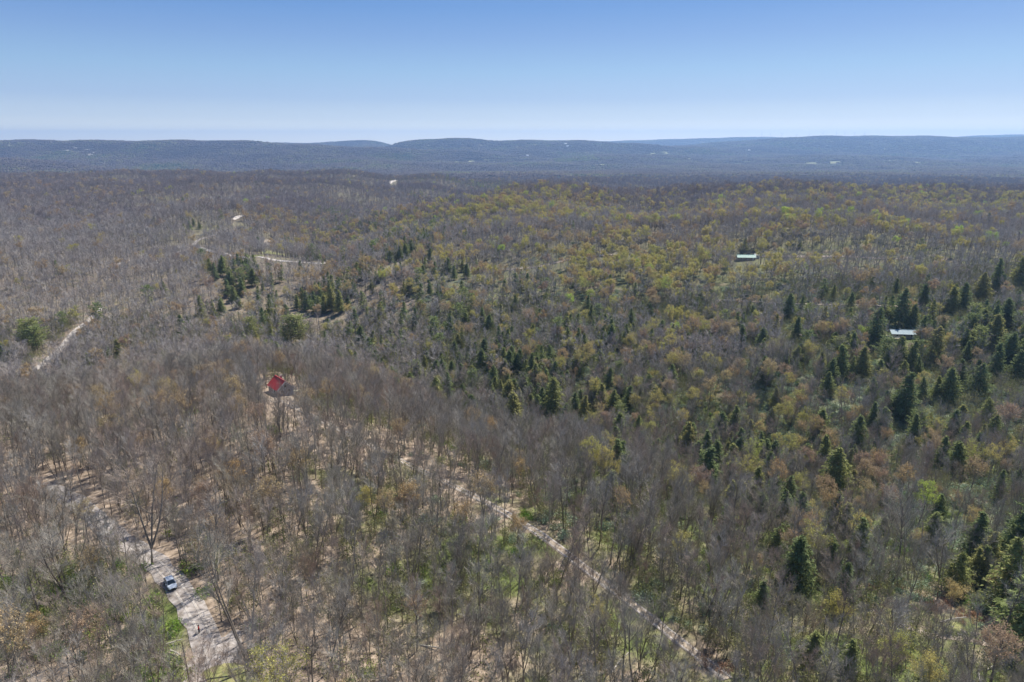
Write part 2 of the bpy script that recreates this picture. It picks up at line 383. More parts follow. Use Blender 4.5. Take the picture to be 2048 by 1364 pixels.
class Blob:
    def __init__(s, px, row, rx, ry):
        c = cast(px, row); a = cast(px, row + ry); b = cast(px, row - ry)
        s.c = c; s.ok = c is not None
        if not s.ok: return
        s.rx = rx * math.hypot(c[1], ZC) / F
        ya = a[1] if a is not None else c[1] * .8; yb = b[1] if b is not None else c[1] * 1.3
        s.ry = max(abs(yb - ya) / 2, s.rx * .35); s.ry = min(s.ry, c[1] * .5)
        s.dir = c[:2] / np.linalg.norm(c[:2])
    def __call__(s, x, y):
        if not s.ok: return np.zeros(len(x))
        dx = x - s.c[0]; dy = y - s.c[1]
        al = (dx * s.dir[0] + dy * s.dir[1]) / s.ry; pe = (dx * s.dir[1] - dy * s.dir[0]) / s.rx
        return np.exp(-(al * al + pe * pe))
SPECIES = [ (1000, 650, 380, 110, 0, 0, .07), (1420, 900, 260, 150, 0, 0, .045), (560, 590, 130, 70, 0, 0, .08), (1150, 860, 250, 60, 0, 0, .05), (1700, 950, 260, 150, 0, 0, .03), (760, 640, 180, 60, 0, 0, .07),  # px,row,rx,ry, yellow, orange, conifer
 (1020, 425, 190, 30, .42, .40, 0), (1180, 520, 200, 50, .34, .18, 0), (1400, 570, 200, 70, .34, .22, 0), (1500, 650, 200, 60, .2, .25, .02),
 (1900, 432, 260, 35, .45, .12, 0), (1650, 465, 260, 45, .32, .12, 0), (1450, 740, 170, 80, .12, .28, .03), (1560, 860, 200, 70, .22, .2, .04),
 (880, 570, 130, 50, .12, .24, .05), (690, 590, 180, 40, .03, .22, .03), (1950, 925, 120, 50, .32, .08, .05), (1640, 930, 120, 50, .1, .3, .08),
 (750, 480, 110, 35, .1, .3, .1), (600, 470, 90, 30, .05, .25, 0), (1250, 700, 200, 80, .08, .1, .05), (1300, 450, 300, 30, .2, .2, 0),
 (800, 490, 85, 35, 0, .1, .28), (700, 445, 60, 12, 0, 0, .35), (950, 373, 130, 6, 0, 0, .4), (480, 570, 55, 45, 0, .05, .25), (640, 605, 60, 18, 0, 0, .25),
 (900, 720, 200, 80, .03, .1, .26), (1980, 680, 120, 100, .0, .05, .28), (1250, 890, 140, 50, .15, .1, .12), (1480, 940, 150, 90, .08, .08, .09),
 (860, 392, 45, 8, 0, 0, .25), (1080, 790, 150, 40, 0, .02, .3), (1800, 720, 160, 90, 0, .04, .2), (1700, 1040, 200, 120, .05, .06, .04), (560, 650, 90, 30, 0, 0, .1),
 (1990, 1180, 80, 80, .1, .05, .22), (100, 700, 120, 40, .02, .04, .06), (1640, 1280, 120, 70, .12, .04, .03), (1000, 1200, 300, 160, .02, .06, 0), (300, 1000, 300, 150, .02, .07, 0), (1150, 980, 120, 60, .04, .06, .05),
]
SPB = [(Blob(*s[:4]), s[4:]) for s in SPECIES]
COVER = [  # px,row,rx,ry, green, mint
 (950, 1150, 420, 170, .58, 0), (750, 980, 260, 90, .45, 0), (60, 1230, 190, 90, .65, 0), (330, 1230, 60, 110, .7, 0), (350, 1340, 120, 50, .5, 0), (1350, 1150, 300, 200, .5, .05), (1200, 950, 300, 100, .45, .1),
 (1700, 800, 330, 150, .3, .5), (1850, 1050, 260, 160, .25, .5), (1150, 700, 250, 120, .3, .3), (1750, 620, 300, 60, .3, .35), (1300, 830, 300, 80, .4, .3), (700, 820, 160, 40, .4, .0), (200, 650, 200, 60, .4, 0), (950, 620, 250, 80, .35, .1),
]
CVB = [(Blob(*s[:4]), s[4:]) for s in COVER]
def cover(x, y):
    g = .05 + .5 / (1 + np.exp(-(x + .12 * y - 8) / 14)) + .30 / (1 + np.exp(-(y - 300) / 25)); g = np.minimum(g, .6); mn = np.zeros(len(x))
    for b, (a, c) in CVB:
        w_ = b(x, y); g = np.maximum(g, w_ * a); mn = np.maximum(mn, w_ * c)
    return g, mn

# ------------------------------------------------------------------ terrain mesh
def build_ground():
    nu, nl = 420, 640
    us = np.linspace(-1.25, 1.25, nu); ls = np.linspace(math.log(14), math.log(17500), nl)
    Y = np.exp(ls)[:, None] * np.ones(nu)[None]; X = Y * us[None]
    Z = H(X.ravel(), Y.ravel()).reshape(X.shape)
    V = np.stack([X, Y, Z], -1).reshape(-1, 3)
    i = np.arange(nl - 1)[:, None] * nu + np.arange(nu - 1)[None]
    Fq = np.stack([i, i + 1, i + nu + 1, i + nu], -1).reshape(-1, 4)
    me = bpy.data.meshes.new('ground')
    me.vertices.add(len(V)); me.vertices.foreach_set('co', V.ravel())
    me.loops.add(Fq.size); me.loops.foreach_set('vertex_index', Fq.ravel().astype(np.int32))
    me.polygons.add(len(Fq)); me.polygons.foreach_set('loop_start', np.arange(0, Fq.size, 4, dtype=np.int32))
    me.polygons.foreach_set('loop_total', np.full(len(Fq), 4, dtype=np.int32))
    me.polygons.foreach_set('use_smooth', np.ones(len(Fq), bool))
    me.materials.append(M_GROUND)
    me.update(); me.validate()
    g, mn = cover(V[:, 0], V[:, 1])
    far = np.clip((V[:, 1] - 330) / 500, 0, 1)
    ca = me.color_attributes.new('cover', 'FLOAT_COLOR', 'POINT')
    ca.data.foreach_set('color', np.stack([g, mn, far, np.ones(len(g))], 1).ravel())
    o = obj('ground', me); tag(o, kind='structure')
build_ground()

def ribbon(name, xy, width, m, lift):
    t = np.gradient(xy, axis=0); t /= np.linalg.norm(t, axis=1)[:, None]
    n = np.stack([-t[:, 1], t[:, 0]], 1); V = []; k = 5
    r2 = random.Random(len(xy))
    for i in range(len(xy)):
        wl_ = width * (.5 + .09 * r2.uniform(-1, 1)); wr = width * (.5 + .09 * r2.uniform(-1, 1))
        for j in range(k):
            f = j / (k - 1); p = xy[i] + n[i] * (-wl_ + (wl_ + wr) * f)
            V.append((p[0], p[1], float(H(p[0], p[1])) + lift + (0.03 if 0 < j < k - 1 else -.05)))
    Fs = [(i * k + j, i * k + j + 1, (i + 1) * k + j + 1, (i + 1) * k + j) for i in range(len(xy) - 1) for j in range(k - 1)]
    o = obj(name, mesh(name, V, Fs, m)); tag(o, kind='structure'); return o
for k_, (pts, wd, m_, st, fr) in ROADS.items():
    far_ = ROADLINES[k_][:, 1].mean()
    ribbon(k_, ROADLINES[k_], wd, m_, .14 if far_ < 320 else .35)
def offset_line(xy, d):
    t = np.gradient(xy, axis=0); t /= np.linalg.norm(t, axis=1)[:, None]
    return xy + np.stack([-t[:, 1], t[:, 0]], 1) * d
for k_ in ('gravel_road', 'forest_track'):
    for d_ in (-.85, .85):
        ribbon('wheel_rut', offset_line(ROADLINES[k_], d_), .62, M_RUT, .19)
def patch(name, px, row, rx, ry, m, lift=.2, kind='structure'):
    c = cast(px, row)
    V = [(c[0], c[1], float(H(c[0], c[1])) + lift)]; n = 22; r2 = random.Random(int(px))
    rings = 4
    for q in range(1, rings + 1):
        for i in range(n):
            a = 2 * math.pi * i / n; k = q / rings * (1 + (r2.uniform(-.22, .22) if q == rings else 0))
            x = c[0] + rx * k * math.cos(a); y = c[1] + ry * k * math.sin(a)
            V.append((x, y, float(H(x, y)) + (lift if q < rings else -.1)))
    Fs = [(0, 1 + i, 1 + (i + 1) % n) for i in range(n)]
    for q in range(rings - 1):
        for i in range(n):
            a = 1 + q * n + i; b = 1 + q * n + (i + 1) % n; Fs.append((a, a + n, b + n, b))
    o = obj(name, mesh(name, V, Fs, m)); tag(o, kind=kind); return o
patch('gravel_clearing', 475, 434, 3.2, 22, M_WHITEGRAVEL, .5)
patch('gravel_clearing', 787, 362, 8, 100, M_WHITEGRAVEL, .7)
patch('gravel_clearing', 430, 1320, 4.5, 9, M_GRAVEL, .2)
patch('lawn', 552, 508, 17, 40, M_GRASS, .45)
patch('lawn', 510, 512, 10, 10, M_GRASS, .45)
patch('lawn', 1883, 1250, 4.5, 5, M_GRASS, .2)
patch('lawn', 1785, 1232, 4.5, 4, M_GRASS, .2)
patch('lawn', 1772, 668, 5, 9, M_GRASS, .3)
patch('lawn', 455, 1350, 5, 3.5, M_GRASS, .3)
patch('yard', 572, 800, 8, 6, M_DIRT, .2)
patch('yard', 620, 808, 4, 3, M_DIRT, .2)
patch('lawn', 535, 484, 6, 16, M_DIRT, .5)

# ------------------------------------------------------------------ tree prototypes
def seg_mesh(segs, n):
    """segs: list of (p0, p1, r0, r1) -> open prisms with n sides"""
    P0 = np.array([s[0] for s in segs]); P1 = np.array([s[1] for s in segs]); r0 = np.array([s[2] for s in segs]); r1 = np.array([s[3] for s in segs])
    D = P1 - P0; D /= np.linalg.norm(D, axis=1)[:, None] + 1e-9
    Tt = np.where(np.abs(D[:, :1]) < .8, [[1., 0, 0]], [[0, 1., 0]])
    E = np.cross(D, Tt); E /= np.linalg.norm(E, axis=1)[:, None]; G = np.cross(D, E)
    V = []
    for P, r in ((P0, r0), (P1, r1)):
        for i in range(n):
            a = 2 * math.pi * i / n
            V.append(P + r[:, None] * (E * math.cos(a) + G * math.sin(a)))
    V = np.stack(V, 1).reshape(-1, 3)                     # 2n verts per segment
    base_ = np.arange(len(segs)) * 2 * n
    Fs = []
    for i in range(n):
        j = (i + 1) % n
        Fs.append(np.stack([base_ + i, base_ + j, base_ + n + j, base_ + n + i], 1))
    return V, np.stack(Fs, 1).reshape(-1, 4).tolist()
def tris_mesh(C, size, r_, flat=0.0, up=None):
    """random leaf-cluster triangles at centres C"""
    n = len(C); C = np.asarray(C)
    A = r_.normal(size=(n, 3)); B = r_.normal(size=(n, 3))
    A[:, 2] *= 1 - flat; B[:, 2] *= 1 - flat
    A /= np.linalg.norm(A, axis=1)[:, None]; B -= (A * B).sum(1)[:, None] * A; B /= np.linalg.norm(B, axis=1)[:, None]
    s = (size * r_.uniform(.6, 1.4, n))[:, None]
    V = np.stack([C + A * s * .6, C - A * s * .3 + B * s * .45, C - A * s * .3 - B * s * .45], 1).reshape(-1, 3)
    return V, np.arange(3 * n).reshape(-1, 3).tolist()
def norm(v): return v / (np.linalg.norm(v) + 1e-9)

def hardwood(seed, Ht, spread, lod, leaf=0, bend=.03, fork=False, low=.38):
    r = np.random.default_rng(seed)
    wood, twig, tips = [], [], []
    def grow(p, d, L, rad, lvl, out, nseg, up, wob):
        pts = [p]; ds = [d]
        for k in range(nseg):
            d = norm(d + r.normal(0, wob, 3) + np.array([0, 0, up]))
            q = pts[-1] + d * L / nseg
            out.append((pts[-1], q, rad * (1 - .72 * k / nseg), rad * (1 - .72 * (k + 1) / nseg)))
            pts.append(q); ds.append(d)
        return pts, ds
    def side(d, ang):
        e = norm(np.cross(d, r.normal(size=3))); return norm(d * math.cos(ang) + e * math.sin(ang))
    leaders = []
    r0 = Ht * .013 * (1.1 if lod else 1)
    d0 = norm(np.array([r.normal(0, bend), r.normal(0, bend), 1]))
    if fork:
        fh = Ht * r.uniform(.12, .4)
        pts, ds = grow(np.array([0, 0, -.4]), d0, fh, r0, 0, wood, 3, .02, .03)
        for sgn in range(2 if r.random() < .6 else 3):
            dd = side(ds[-1], r.uniform(.12, .28)); leaders.append((pts[-1], dd, Ht * r.uniform(.86, 1) - fh, r0 * .66))
    else:
        leaders.append((np.array([0, 0, -.4]), d0, Ht * .93, r0))
    nL = 11 if lod == 0 else 7
    ga = r.uniform(0, 6)
    for lp, ld, LL, lr in leaders:
        pts, ds = grow(lp, ld, LL, lr, 0, wood, 9 if lod == 0 else 4, .03, .045)
        pts = np.array(pts)
        nl = nL if not fork else int(nL * .7)
        for i in range(nl):
            z = Ht * (low + (0.97 - low) * (i + r.uniform(0, .8)) / nl)
            zz = pts[:, 2]
            if z < zz[0] or z > zz[-1]: continue
            k = int(np.searchsorted(zz, z)) - 1; k = max(0, min(k, len(pts) - 2))
            f = (z - zz[k]) / (zz[k + 1] - zz[k] + 1e-9); p = pts[k] + (pts[k + 1] - pts[k]) * f
            ga += 2.4 + r.normal(0, .3)
            rel = (z / Ht - low) / (1 - low)
            prof = math.sqrt(max(.08, 1 - (rel - .25) ** 2 / .62)) * (.55 + .45 * min(1, rel * 3 + .3))
            L = spread * prof * r.uniform(.8, 1.2) * 1.25
            ang = r.uniform(.62, .95) * (1 - .35 * rel)
            dd = np.array([math.cos(ga) * math.sin(ang), math.sin(ga) * math.sin(ang), math.cos(ang)])
            lr1 = max(.035, lr * (1 - .7 * z / Ht) * .55)
            P1, D1 = grow(p, dd, L, lr1, 1, wood, 5 if lod == 0 else 2, .07, .07)
            n2 = {0: 7, 1: 6, 2: 5}[lod]
            for j in range(n2):
                t = .28 + .72 * (j + r.uniform(0, .7)) / n2; t = min(t, .999); kk = int(t * (len(P1) - 1)); ff = t * (len(P1) - 1) - kk
                q = P1[kk] + (P1[kk + 1] - P1[kk]) * ff
                d2 = side(D1[kk + 1], r.uniform(.35, .75)); L2 = L * r.uniform(.33, .55)
                w2 = {0: .028, 1: .045, 2: .07}[lod]
                P2, D2 = grow(q, d2, L2, w2, 2, twig, 2 if lod < 2 else 1, .12, .1)
                n3 = {0: 5, 1: 4, 2: 3}[lod]
                for m_ in range(n3):
                    t3 = .2 + .8 * (m_ + r.uniform(0, .8)) / n3; t3 = min(t3, .999); k3 = int(t3 * (len(P2) - 1)); f3 = t3 * (len(P2) - 1) - k3
                    q3 = P2[k3] + (P2[k3 + 1] - P2[k3]) * f3
                    d3 = side(D2[k3 + 1], r.uniform(.3, .7)); L3 = r.uniform(.8, 1.5) * (1 if lod < 2 else 1.3)
                    w3 = {0: .015, 1: .037, 2: .085}[lod]
                    P3, D3 = grow(q3, d3, L3, w3, 3, twig, 1, .15, .08)
                    tips.append(P3[-1])
                    if lod == 0:
                        for _ in range(4):
                            t4 = r.uniform(.15, 1); q4 = P3[0] + (P3[1] - P3[0]) * t4
                            d4 = side(D3[1], r.uniform(.3, .75)); L4 = r.uniform(.5, 1.1)
                            P4, _d = grow(q4, d4, L4, .0105, 4, twig, 1, .1, .05); tips.append(P4[-1])
                    elif lod == 1:
                        for _ in range(2):
                            q4 = P3[0] + (P3[1] - P3[0]) * r.uniform(.2, 1)
                            P4, _d = grow(q4, side(D3[1], r.uniform(.3, .8)), r.uniform(.6, 1.1), .028, 4, twig, 1, .1, .05); tips.append(P4[-1])
    wv, wf = seg_mesh(wood, 6 if lod == 0 else 3)
    tv, tf = seg_mesh(twig, 3)
    lv, lf = [], []
    if leaf:
        tp = np.array(tips); n = int(leaf); tp = tp[np.argsort(tp[:, 2])[int(len(tp) * .25):]]
        C = tp[r.integers(0, len(tp), n)] + r.normal(0, .22 if lod == 0 else .35, (n, 3))
        lv, lf = tris_mesh(C, {0: .26, 1: .42, 2: .8}[lod], r)
    return (wv, wf), (tv, tf), (lv, lf)

def evergreen(seed, Ht, rad, lod, pine=False, droop=.25):
    r = np.random.default_rng(seed); C = []; S = []; wood = [(np.array([0, 0, -.4]), np.array([0, 0, Ht * .97]), Ht * .011, .03)]
    z = Ht * (.14 if not pine else .25); i = 0; step = {0: .42, 1: .75, 2: 1.4}[lod] * (1.9 if pine else 1)
    quad = []
    while z < Ht * .99:
        rel = z / Ht
        Rz = rad * ((1 - rel) ** .72 * 1.05 + .05) if not pine else rad * (.35 + .75 * math.sin(math.pi * min(1, (1 - rel) * 1.1 + .08)) ** .8) * r.uniform(.6, 1.15)
        nb = {0: 7, 1: 6, 2: 5}[lod] if not pine else 5
        a0 = r.uniform(0, 6)
        for b in range(nb):
            a = a0 + b * 2 * math.pi / nb + r.normal(0, .25); L = Rz * r.uniform(.62, 1.18)
            dv = np.array([math.cos(a), math.sin(a), 0]); lift = .28 if pine else .12
            tipz = L * (lift - droop * (L / rad) * (0 if pine else 1))
            zz0 = z + r.normal(0, .12)
            if lod == 0 and L > .8: wood.append((np.array([0, 0, zz0]), np.array([0, 0, zz0]) + dv * L * .8 + np.array([0, 0, tipz * .8]), .035, .01))
            n = max(2, int(L / {0: .34, 1: .6, 2: 1.1}[lod]))
            for k in range(n):
                t = (k + .6 + r.uniform(-.3, .3)) / n
                if t < .12: continue
                wdt = (.55 * (1 - t) + .22) * (L * .38 + .3)
                for sgn in ((-1, 1) if lod < 2 else (0,)):
                    off = np.array([-dv[1], dv[0], 0]) * sgn * wdt * r.uniform(.2, .85)
                    c = dv * L * t + off; c[2] += zz0 + tipz * t + r.normal(0, .12) - abs(sgn) * .08
                    C.append(c); S.append({0: .62, 1: 1.0, 2: 1.7}[lod] * r.uniform(.7, 1.2) * (1.1 if pine else 1))
        z += step * r.uniform(.8, 1.2) * (1 if rel < .8 else .7)
    C = np.array(C); S = np.array(S)
    if not pine: C[:, 0] += np.sin(C[:, 2] * 1.3 + seed) * .22; C[:, 1] += np.cos(C[:, 2] * 1.1 + seed * 2) * .22
    if seed % 20 >= 5:                                   # ragged ones: gaps and a lean
        az = np.arctan2(C[:, 1], C[:, 0]); kk = (np.sin(az * 2 + C[:, 2] * .9) > -.55) | (r.random(len(C)) < .25); C, S = C[kk], S[kk]; C[:, 0] += (C[:, 2] / Ht) ** 2 * .9
    n = len(C)
    # outward and slightly drooping sprays
    rad_ = C.copy(); rad_[:, 2] = 0; rad_ /= np.linalg.norm(rad_, axis=1)[:, None] + 1e-6
    A = rad_ + r.normal(0, .45, (n, 3)); A[:, 2] += (-.35 if not pine else .35); A /= np.linalg.norm(A, axis=1)[:, None]
    B = np.cross(A, np.array([0, 0, 1.])) + r.normal(0, .5, (n, 3)); B -= (A * B).sum(1)[:, None] * A; B /= np.linalg.norm(B, axis=1)[:, None]
    s = S[:, None]
    V = np.stack([C + A * s * .75, C - A * s * .35 + B * s * .36, C - A * s * .35 - B * s * .36], 1).reshape(-1, 3)
    return seg_mesh(wood, 5 if lod == 0 else 3), (V, np.arange(3 * n).reshape(-1, 3).tolist())

def shrub(seed, Rr, Hh, n, size):
    r = np.random.default_rng(seed)
    cl = r.normal(0, .45, (7, 3)) * [Rr, Rr, Hh * .35] + [0, 0, Hh * .55]
    C = cl[r.integers(0, 7, n)] + r.normal(0, .33, (n, 3)) * [Rr, Rr, Hh * .6]; C[:, 2] = np.abs(C[:, 2])
    lv, lf = tris_mesh(C, size, r)
    st = [(np.array([0, 0, -.2]), C[i], .02, .008) for i in r.integers(0, n, 14)]
    return seg_mesh(st, 3), (lv, lf)

def join_parts(name, parts, mats):
    V = []; Fs = []; mi = []; n = 0
    for k, (v, f) in enumerate(parts):
        if len(v) == 0: continue
        V.append(np.asarray(v)); Fs += [tuple(i + n for i in q) for q in f]; mi += [k] * len(f); n += len(v)
    return mesh(name, np.vstack(V), Fs, mats, mi)

# near prototypes: (trunk mesh, crown mesh[, leaf mesh joined in crown])
NEAR_BARE, MID_BARE, FAR_BARE = [], [], []
specs = [(20, 3.9, False, .40), (18, 3.4, True, .36), (21, 3.6, False, .50), (16, 3.2, False, .42), (19, 4.4, True, .34), (22, 3.3, False, .55), (17, 4.1, True, .30), (14, 2.6, False, .38), (20, 3.0, True, .5), (18, 4.6, False, .33)]
for i, (h_, sp, fk, lo) in enumerate(specs):
    w_, t_, _ = hardwood(100 + i, h_, sp, 0, fork=fk, low=lo, bend=.03 + .03 * (i % 3))
    NEAR_BARE.append((mesh('trunk', *w_, M_BARK), mesh('crown', *t_, M_TWIG)))
for i, (h_, sp, fk, lo) in enumerate(specs[:6]):
    w_, t_, _ = hardwood(200 + i, h_ * .95, sp * 1.18, 1, fork=fk, low=lo)
    MID_BARE.append(join_parts('bare_tree', [w_, t_], [M_BARK, M_TWIGMID]))
for i, (h_, sp, fk, lo) in enumerate(specs[:5]):
    w_, t_, _ = hardwood(300 + i, h_ * .92, sp * 1.3, 2, fork=fk, low=lo)
    FAR_BARE.append(join_parts('bare_tree', [w_, t_], [M_BARK, M_TWIGFAR]))
def bud_protos(matl, seed):
    near, mid, far = [], [], []
    for i, (h_, sp, fk, lo) in enumerate([(17, 4.0, True, .35), (19, 3.6, False, .42), (14, 3.3, True, .33)]):
        w_, t_, l_ = hardwood(seed + i, h_, sp, 0, leaf=2600, fork=fk, low=lo)
        tv, tf = t_; lv, lf = l_
        near.append((mesh('trunk', *w_, M_BARK), join_parts('crown', [t_, l_], [M_TWIG, matl])))
        w_, t_, l_ = hardwood(seed + 10 + i, h_, sp * 1.05, 1, leaf=1500, fork=fk, low=lo)
        mid.append(join_parts('budding_tree', [w_, t_, l_], [M_BARK, M_TWIG, matl]))
        w_, t_, l_ = hardwood(seed + 20 + i, h_, sp * 1.12, 2, leaf=420, fork=fk, low=lo)
        far.append(join_parts('budding_tree', [w_, t_, l_], [M_BARK, M_TWIG, matl]))
    return near, mid, far
NY, MY, FY = bud_protos(M_BUD_Y, 400)
NO, MO, FO = bud_protos(M_BUD_O, 500)
NEAR_EV, MID_EV, FAR_EV = [], [], []
for i, (h_, rd, pine) in enumerate([(16, 5.6, False), (17, 4.7, False), (15, 6.2, False), (18, 6.0, True), (13, 5.2, False), (16, 5.4, False), (14, 6.0, False)]):
    w_, l_ = evergreen(600 + i, h_, rd, 0, pine)
    NEAR_EV.append((mesh('trunk', *w_, M_BARK), mesh('crown', *l_, M_NEEDLE), h_))
    w_, l_ = evergreen(620 + i, h_, rd, 1, pine); MID_EV.append(join_parts('evergreen_tree', [w_, l_], [M_BARK, M_NEEDLE]))
    w_, l_ = evergreen(640 + i, h_, rd, 2, pine); FAR_EV.append(join_parts('evergreen_tree', [w_, l_], [M_BARK, M_NEEDLE]))
def sapling(seed, matl, n=120):
    r = np.random.default_rng(seed); segs = []; tips = []
    for s in range(5):
        p = np.array([r.normal(0, .8), r.normal(0, .8), -.2]); d_ = norm(np.array([r.normal(0, .12), r.normal(0, .12), 1])); h_ = r.uniform(3, 6.5)
        q = p + d_ * h_; segs.append((p, q, .03, .012))
        for _ in range(12):
            a = p + (q - p) * r.uniform(.35, 1); e = a + norm(d_ + r.normal(0, .45, 3)) * r.uniform(.5, 1.3); segs.append((a, e, .014, .007)); tips.append(e)
    C = np.array(tips)[r.integers(0, len(tips), n)] + r.normal(0, .25, (n, 3))
    return seg_mesh(segs, 3), tris_mesh(C, .24, r)

SHRUB_GREEN = []; SHRUB_OLIVE = []; SHRUB_MINT = []
for i in range(3):
    w_, l_ = shrub(700 + i, 1.5, 1.7, 420, .26); SHRUB_GREEN.append(join_parts('shrub', [w_, l_], [M_TWIG, M_SHRUB]))
    w_, l_ = sapling(720 + i, M_OLIVE, 260); SHRUB_OLIVE.append(join_parts('sapling', [w_, l_], [M_TWIG, M_OLIVE]))
    w_, l_ = shrub(740 + i, 1.9, 1.3, 420, .32); SHRUB_MINT.append(join_parts('shrub', [w_, l_], [M_TWIG, M_MINT]))
SAP_BARE = []
for i in range(3):
    w_, l_ = sapling(760 + i, M_TWIG, 30); SAP_BARE.append(join_parts('sapling', [w_, l_], [M_TWIG, M_OLIVE]))

# far groves: many small rough crowns in one 60 m piece, each crown with its own colour
def grove_mat():
    m = random_mat('grove', [(0, (.085, .066, .06)), (.45, (.12, .092, .085)), (.66, (.12, .09, .072)), (.8, (.20, .175, .075)), (.92, (.17, .19, .065)), (1, (.035, .06, .035))], jitter=.12)
    nt = m.node_tree; g = [n for n in nt.nodes if n.type == 'NEW_GEOMETRY'][0]; r = [n for n in nt.nodes if n.type == 'VALTORGB'][0]; oi = [n for n in nt.nodes if n.type == 'OBJECT_INFO'][0]
    a = nt.nodes.new('ShaderNodeMath'); a.operation = 'MULTIPLY_ADD'; a.inputs[1].default_value = .55
    b = nt.nodes.new('ShaderNodeMath'); b.operation = 'MULTIPLY'; b.inputs[1].default_value = .45
    nt.links.new(oi.outputs['Random'], b.inputs[0]); nt.links.new(g.outputs['Random Per Island'], a.inputs[0]); nt.links.new(b.outputs[0], a.inputs[2])
    pn = nt.nodes.new('ShaderNodeTexNoise'); pn.inputs['Scale'].default_value = .0016; pn.inputs['Detail'].default_value = 6
    nt.links.new(g.outputs['Position'], pn.inputs['Vector'])
    pm = nt.nodes.new('ShaderNodeMapRange'); pm.inputs['From Min'].default_value = .35; pm.inputs['From Max'].default_value = .68; pm.inputs['To Min'].default_value = -.3; pm.inputs['To Max'].default_value = .42
    nt.links.new(pn.outputs['Fac'], pm.inputs['Value'])
    ad = nt.nodes.new('ShaderNodeMath'); ad.operation = 'ADD'; ad.use_clamp = True; nt.links.new(a.outputs[0], ad.inputs[0]); nt.links.new(pm.outputs[0], ad.inputs[1]); nt.links.new(ad.outputs[0], r.inputs[0])
    return m
M_GROVE = grove_mat()
def grove(seed, n=34, size=60):
    r = np.random.default_rng(seed); V = []; Fs = []
    ico = [(0, 0, 1)] + [(.894 * math.cos(a), .894 * math.sin(a), .447) for a in np.arange(5) * 1.2566] + [(.98 * math.cos(a), .98 * math.sin(a), -.35) for a in np.arange(5) * 1.2566 + .628]
    fc = [(0, 1 + i, 1 + (i + 1) % 5) for i in range(5)] + [(1 + i, 6 + i, 1 + (i + 1) % 5) for i in range(5)] + [(1 + (i + 1) % 5, 6 + i, 6 + (i + 1) % 5) for i in range(5)]
    for _ in range(n):
        c = np.array([r.uniform(-.5, .5) * size, r.uniform(-.5, .5) * size, r.uniform(9, 13.5)]); s = r.uniform(3.6, 6.2)
        pts = np.array(ico) * (s * np.array([1, 1, .95])) * r.uniform(.75, 1.2, (11, 1)) + c; k = len(V)
        V += list(pts); Fs += [tuple(i + k for i in f) for f in fc]
    return mesh('far_wood', V, Fs, M_GROVE)
GROVES = [grove(800 + i) for i in range(6)]

# ------------------------------------------------------------------ where the trees stand
def jitter_grid(y0, y1, sp, uL=.86):
    """points in the wedge the photo covers, with a margin at the sides"""
    xm = uL * y1 + 20
    xs = np.arange(-xm, xm, sp); ys = np.arange(y0, y1, sp * .93)
    X, Y = np.meshgrid(xs, ys); X[1::2] += sp / 2
    X = X.ravel() + rng.uniform(-.42, .42, X.size) * sp; Y = Y.ravel() + rng.uniform(-.42, .42, Y.size) * sp
    k = np.abs(X) < uL * Y + 14
    return X[k], Y[k]
bands = [(70, 430, 4.1), (430, 1250, 6.2), (1250, 3400, 8.4)]
TX, TY, TB = [], [], []
for bi, (a, b, sp) in enumerate(bands):
    x, y = jitter_grid(a, b, sp); TX.append(x); TY.append(y); TB.append(np.full(len(x), bi))
TX = np.concatenate(TX); TY = np.concatenate(TY); TB = np.concatenate(TB)
# evergreens placed one by one (px, top row, foot row, pine?)
EV = [(1960,545,600),(1990,530,582),(1900,575,625),(2040,515,570),(1925,572,620),(1575,590,640),(1592,635,683),(1880,640,680),(1748,630,692),(1795,590,650),(1825,612,655),(1665,667,702),
 (1680,703,757),(1722,695,757),(1793,685,742),(1816,690,747),(1805,720,765),(1865,660,722),(1925,665,705),(1930,685,725),(1985,632,692),(2010,600,650),(1803,758,842),(1893,745,807),
 (1870,757,802),(1845,762,807),(1955,730,792),(1918,730,777),(1985,695,762),(2010,680,742),(2040,675,742),(2030,705,765),(2045,640,700),(1372,850,917),(1575,955,1022),(1568,990,1052),
 (1683,1015,1090),(1680,1130,1217),(1583,1095,1192),(1410,910,992),(1432,890,950),(1665,910,1000),(1690,1285,1370),(2010,1105,1232),(2056,1140,1300),(1108,765,832),(1082,778,827),
 (1020,760,817),(1028,792,852),(1075,790,838),(1060,770,807),(1150,787,832),(1167,795,837),(1217,745,787),(1258,775,822),(1275,837,882),(1235,870,912),(1200,882,927),(895,757,802),
 (945,790,837),(953,812,842),(925,775,805),(875,770,817),(808,760,787),(825,765,787),(963,702,742),(968,680,712),(918,670,702),(908,682,712),(850,715,747),(768,722,752),(748,727,752),
 (1033,715,752),(1003,765,800),(905,725,752),(945,735,762),(930,620,652),(978,632,667),(1180,612,642),(1262,622,652),(1010,562,582),(1030,597,617),(860,565,592),(818,560,587),
 (780,505,527),(800,495,522),(813,490,517),(826,500,522),(860,498,525),(895,520,547),(907,535,560),(925,520,544),(933,533,557),(845,530,552),(745,575,590),(420,522,545),(445,515,552),
 (430,530,560),(455,560,592),(470,575,604),(485,560,592),(505,540,572),(462,545,575),(478,590,617),(445,603,629),(595,592,620),(615,590,622),(650,590,622),(665,580,622),(680,585,627),
 (695,600,617),(600,632,692,1),(582,640,690,1),(510,645,687,1),(515,668,707),(487,670,702),(543,667,684),(722,655,692),(68,642,708,1),(78,655,710,1),(240,680,712),(8,690,722),
 (367,395,408),(388,440,452),(400,448,458),(1700,945,985),(1655,745,790),(1520,870,905),(1630,655,685),(1700,590,618),(1665,575,600),(1845,575,610),(1790,560,590),(1600,600,628),
 (1505,620,640),(1485,640,655),(1350,905,945),(1480,965,1010),(1870,1010,1050),(1745,660,690),(1420,950,1000),(1995,960,1000),(2030,950,990),(1545,1060,1120),(1620,1280,1345),(1515,1180,1240)]
